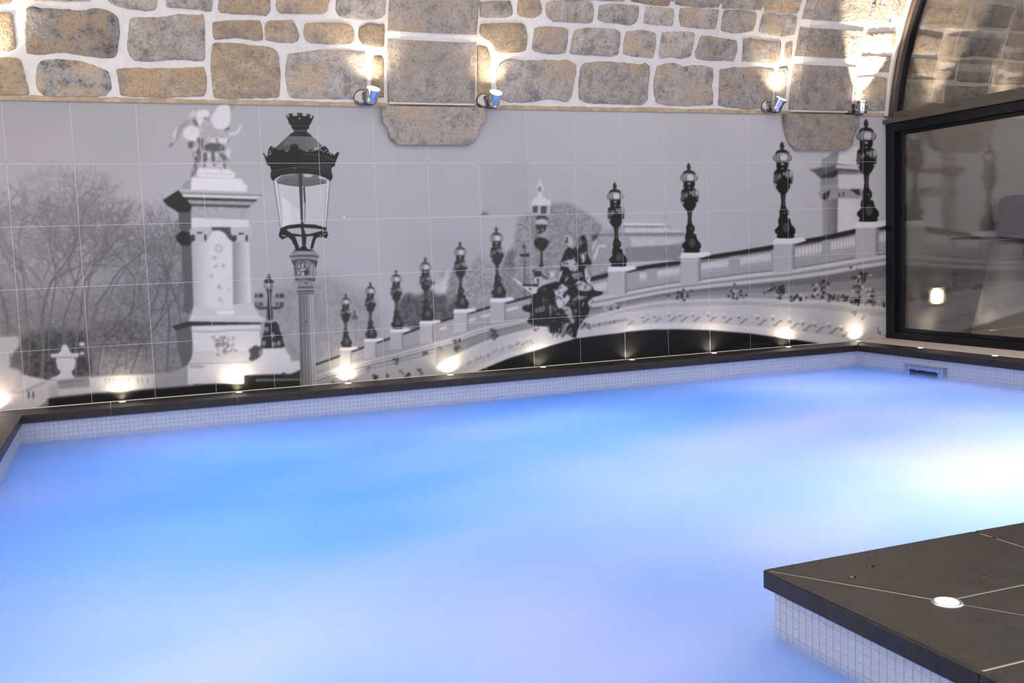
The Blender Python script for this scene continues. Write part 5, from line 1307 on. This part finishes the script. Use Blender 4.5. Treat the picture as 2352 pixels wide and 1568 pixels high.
# ---------------------------------------------------------------- lamps of the room
def spot(name, loc, aim, power, angle, blend, radius, parent=None, color=WARM):
    d = bpy.data.lights.new(name, 'SPOT'); d.energy = power; d.spot_size = math.radians(angle); d.spot_blend = blend; d.shadow_soft_size = radius; d.color = color
    o = bpy.data.objects.new(name, d); o.rotation_euler = Vector(aim).to_track_quat('-Z', 'Y').to_euler(); o.location = loc
    link(o, parent); return o
UP_LABEL = {}
rim_mb = MB(); rim_mb.lathe([(.021, .0004), (.021, .0022), (.024, .003), (.0275, .002), (.029, .0002)], 28, cap=False)
lens_mb = MB(); lens_mb.lathe([(.0, .0016), (.0208, .0016)], 28, cap=False)
rim_me = None; lens_me = None
def recessed(x, y, label, aim, power, angle=150, sc_=1.):
    global rim_me, lens_me
    t = empty('recessed_light', (x, y, 0)); tag(t, label, 'floor light', 'round recessed floor lights around the pool')
    if rim_me is None:
        a = rim_mb.build('rim', STEEL, t, True); b = lens_mb.build('lens', LENS, t); rim_me, lens_me = a.data, b.data
    else:
        a = link(bpy.data.objects.new('rim', rim_me), t); b = link(bpy.data.objects.new('lens', lens_me), t)
    t.scale = (sc_, sc_, sc_)
    spot('uplight', (0, 0, .004), aim, power, angle, 1., .012, t)
XS = [-.179, .586, 1.342, 2.108, 2.883, 3.639, 4.417, 5.188, 5.931, 6.68]
WHERE = ['small lit floor light at the far left edge of the coping, under the printed statue', 'lit floor light under the printed balustrade, second along the wall from the left', 'lit floor light below the printed white monument column', 'lit floor light just right of the big printed street lamp', 'lit floor light below the fourth small printed bridge lamp', 'lit floor light where the dark printed arch begins', 'lit floor light under the left half of the dark printed arch', 'lit floor light under the right half of the dark printed arch', 'lit floor light at the right end of the dark printed arch', 'lit floor light in the corner beside the black window frame']
for x, w_ in zip(XS, WHERE): recessed(x, -.052, w_, (0, .16, 1), UPLIGHT)
for y, w_ in zip((-.805, -1.556), ('lit floor light before the window, nearest the corner', 'lit floor light before the window at the right picture edge')): recessed(6.665, y, w_, (.3, 0, 1), UPLIGHT * .5)
recessed(2.487, -5.306, 'bright lit floor light at the slab joints of the near slate deck', (0, 0, 1), UPLIGHT * .4, 170, 1.35)

def vault_spot(lens_at, label, tilt, power, aim, angle=62, blend=.35, dx=-.043):
    K = 1.4
    ax = Vector(tilt).normalized(); Q = ax.to_track_quat('Z', 'Y').to_matrix().to_4x4()
    H0 = Matrix.Translation((0, -.078, -.035)) @ Q
    off = H0 @ Vector((0, 0, .03))
    x, z = lens_at[0] - K * off.x, lens_at[1] - K * off.z
    t = empty('wall_spotlight', (x, 0, z)); tag(t, label, 'spotlight', 'chrome spotlights along the foot of the vault')
    t.scale = (K, K, K)
    yb = vault(x, z - TOPZ)[1] / K
    # round base plate on the stone, arm, tilted head with lens, cable
    M = Matrix.Translation((dx, yb + .002, -.04)) @ Matrix.Rotation(math.pi / 2, 4, 'X')
    m = MB(); m.lathe([(.04, -.02), (.04, .012), (.037, .018), (.03, .021), (.0, .022)], 32, M, cap=False); m.build('base_plate', CHROME_D, t, True)
    m = MB(); m.tube([(dx + .005, yb - .015, -.045), (dx + .025, yb - .035, -.05), (-.0, -.073, -.05)], .008, 10); m.build('arm', CHROME_D, t, True)
    m = MB(); m.lathe([(.0, -.042), (.024, -.041), (.028, -.034), (.030, .02), (.037, .024), (.037, .034), (.0325, .034), (.0325, .029)], 32, H0, cap=False)
    hd = m.build('head', CHROME, t, True)
    mod = hd.modifiers.new('edge', 'EDGE_SPLIT'); mod.split_angle = .6
    for k in range(4):
        m = MB(); m.lathe([(.0296, -.030 + k * .005), (.0304, -.028 + k * .005), (.0298, -.026 + k * .005)], 28, H0, cap=False); m.build('cooling_ring', CHROME, hd, True)
    m = MB(); m.lathe([(.0, .0295), (.0322, .0295)], 28, H0, cap=False); m.build('lens', LENS_S, hd)
    m = MB(); m.tube([(dx, yb - .012, -.068), (dx + .03, -.045, -.082), (.01, -.065, -.08), (.0, -.078, -.07)], .0035, 8); m.build('cable', BLACKM, t, True)
    p = H0 @ Vector((0, 0, .042))
    spot('beam', p, aim, power, angle, blend, .02, t)
vault_spot((2.378, 2.078), 'lit chrome spotlight left of the first stone corbel', (.12, -.6, 1), SPOTP * .32, (.03, .0, 1), 112, .85)
vault_spot((3.300, 2.071), 'lit chrome spotlight right of the first stone corbel', (.02, -.7, 1), SPOTP * .27, (-.08, .0, 1), 112, .85)
vault_spot((5.83, 2.078), 'lit chrome spotlight left of the second stone corbel', (.3, -.55, 1), SPOTP * .5, (.03, .0, 1), 112, .85)
vault_spot((6.685, 2.077), 'chrome spotlight between second corbel and window, washing the stone white', (.03, -.05, 1), SPOTP * 9, (.05, .0, 1), 70, .4)
vault_spot((-.155, 2.09), 'chrome spotlight beyond the left picture edge below the vault', (.05, -.2, 1), SPOTP * 1.1, (.1, .0, 1), 112, .7)
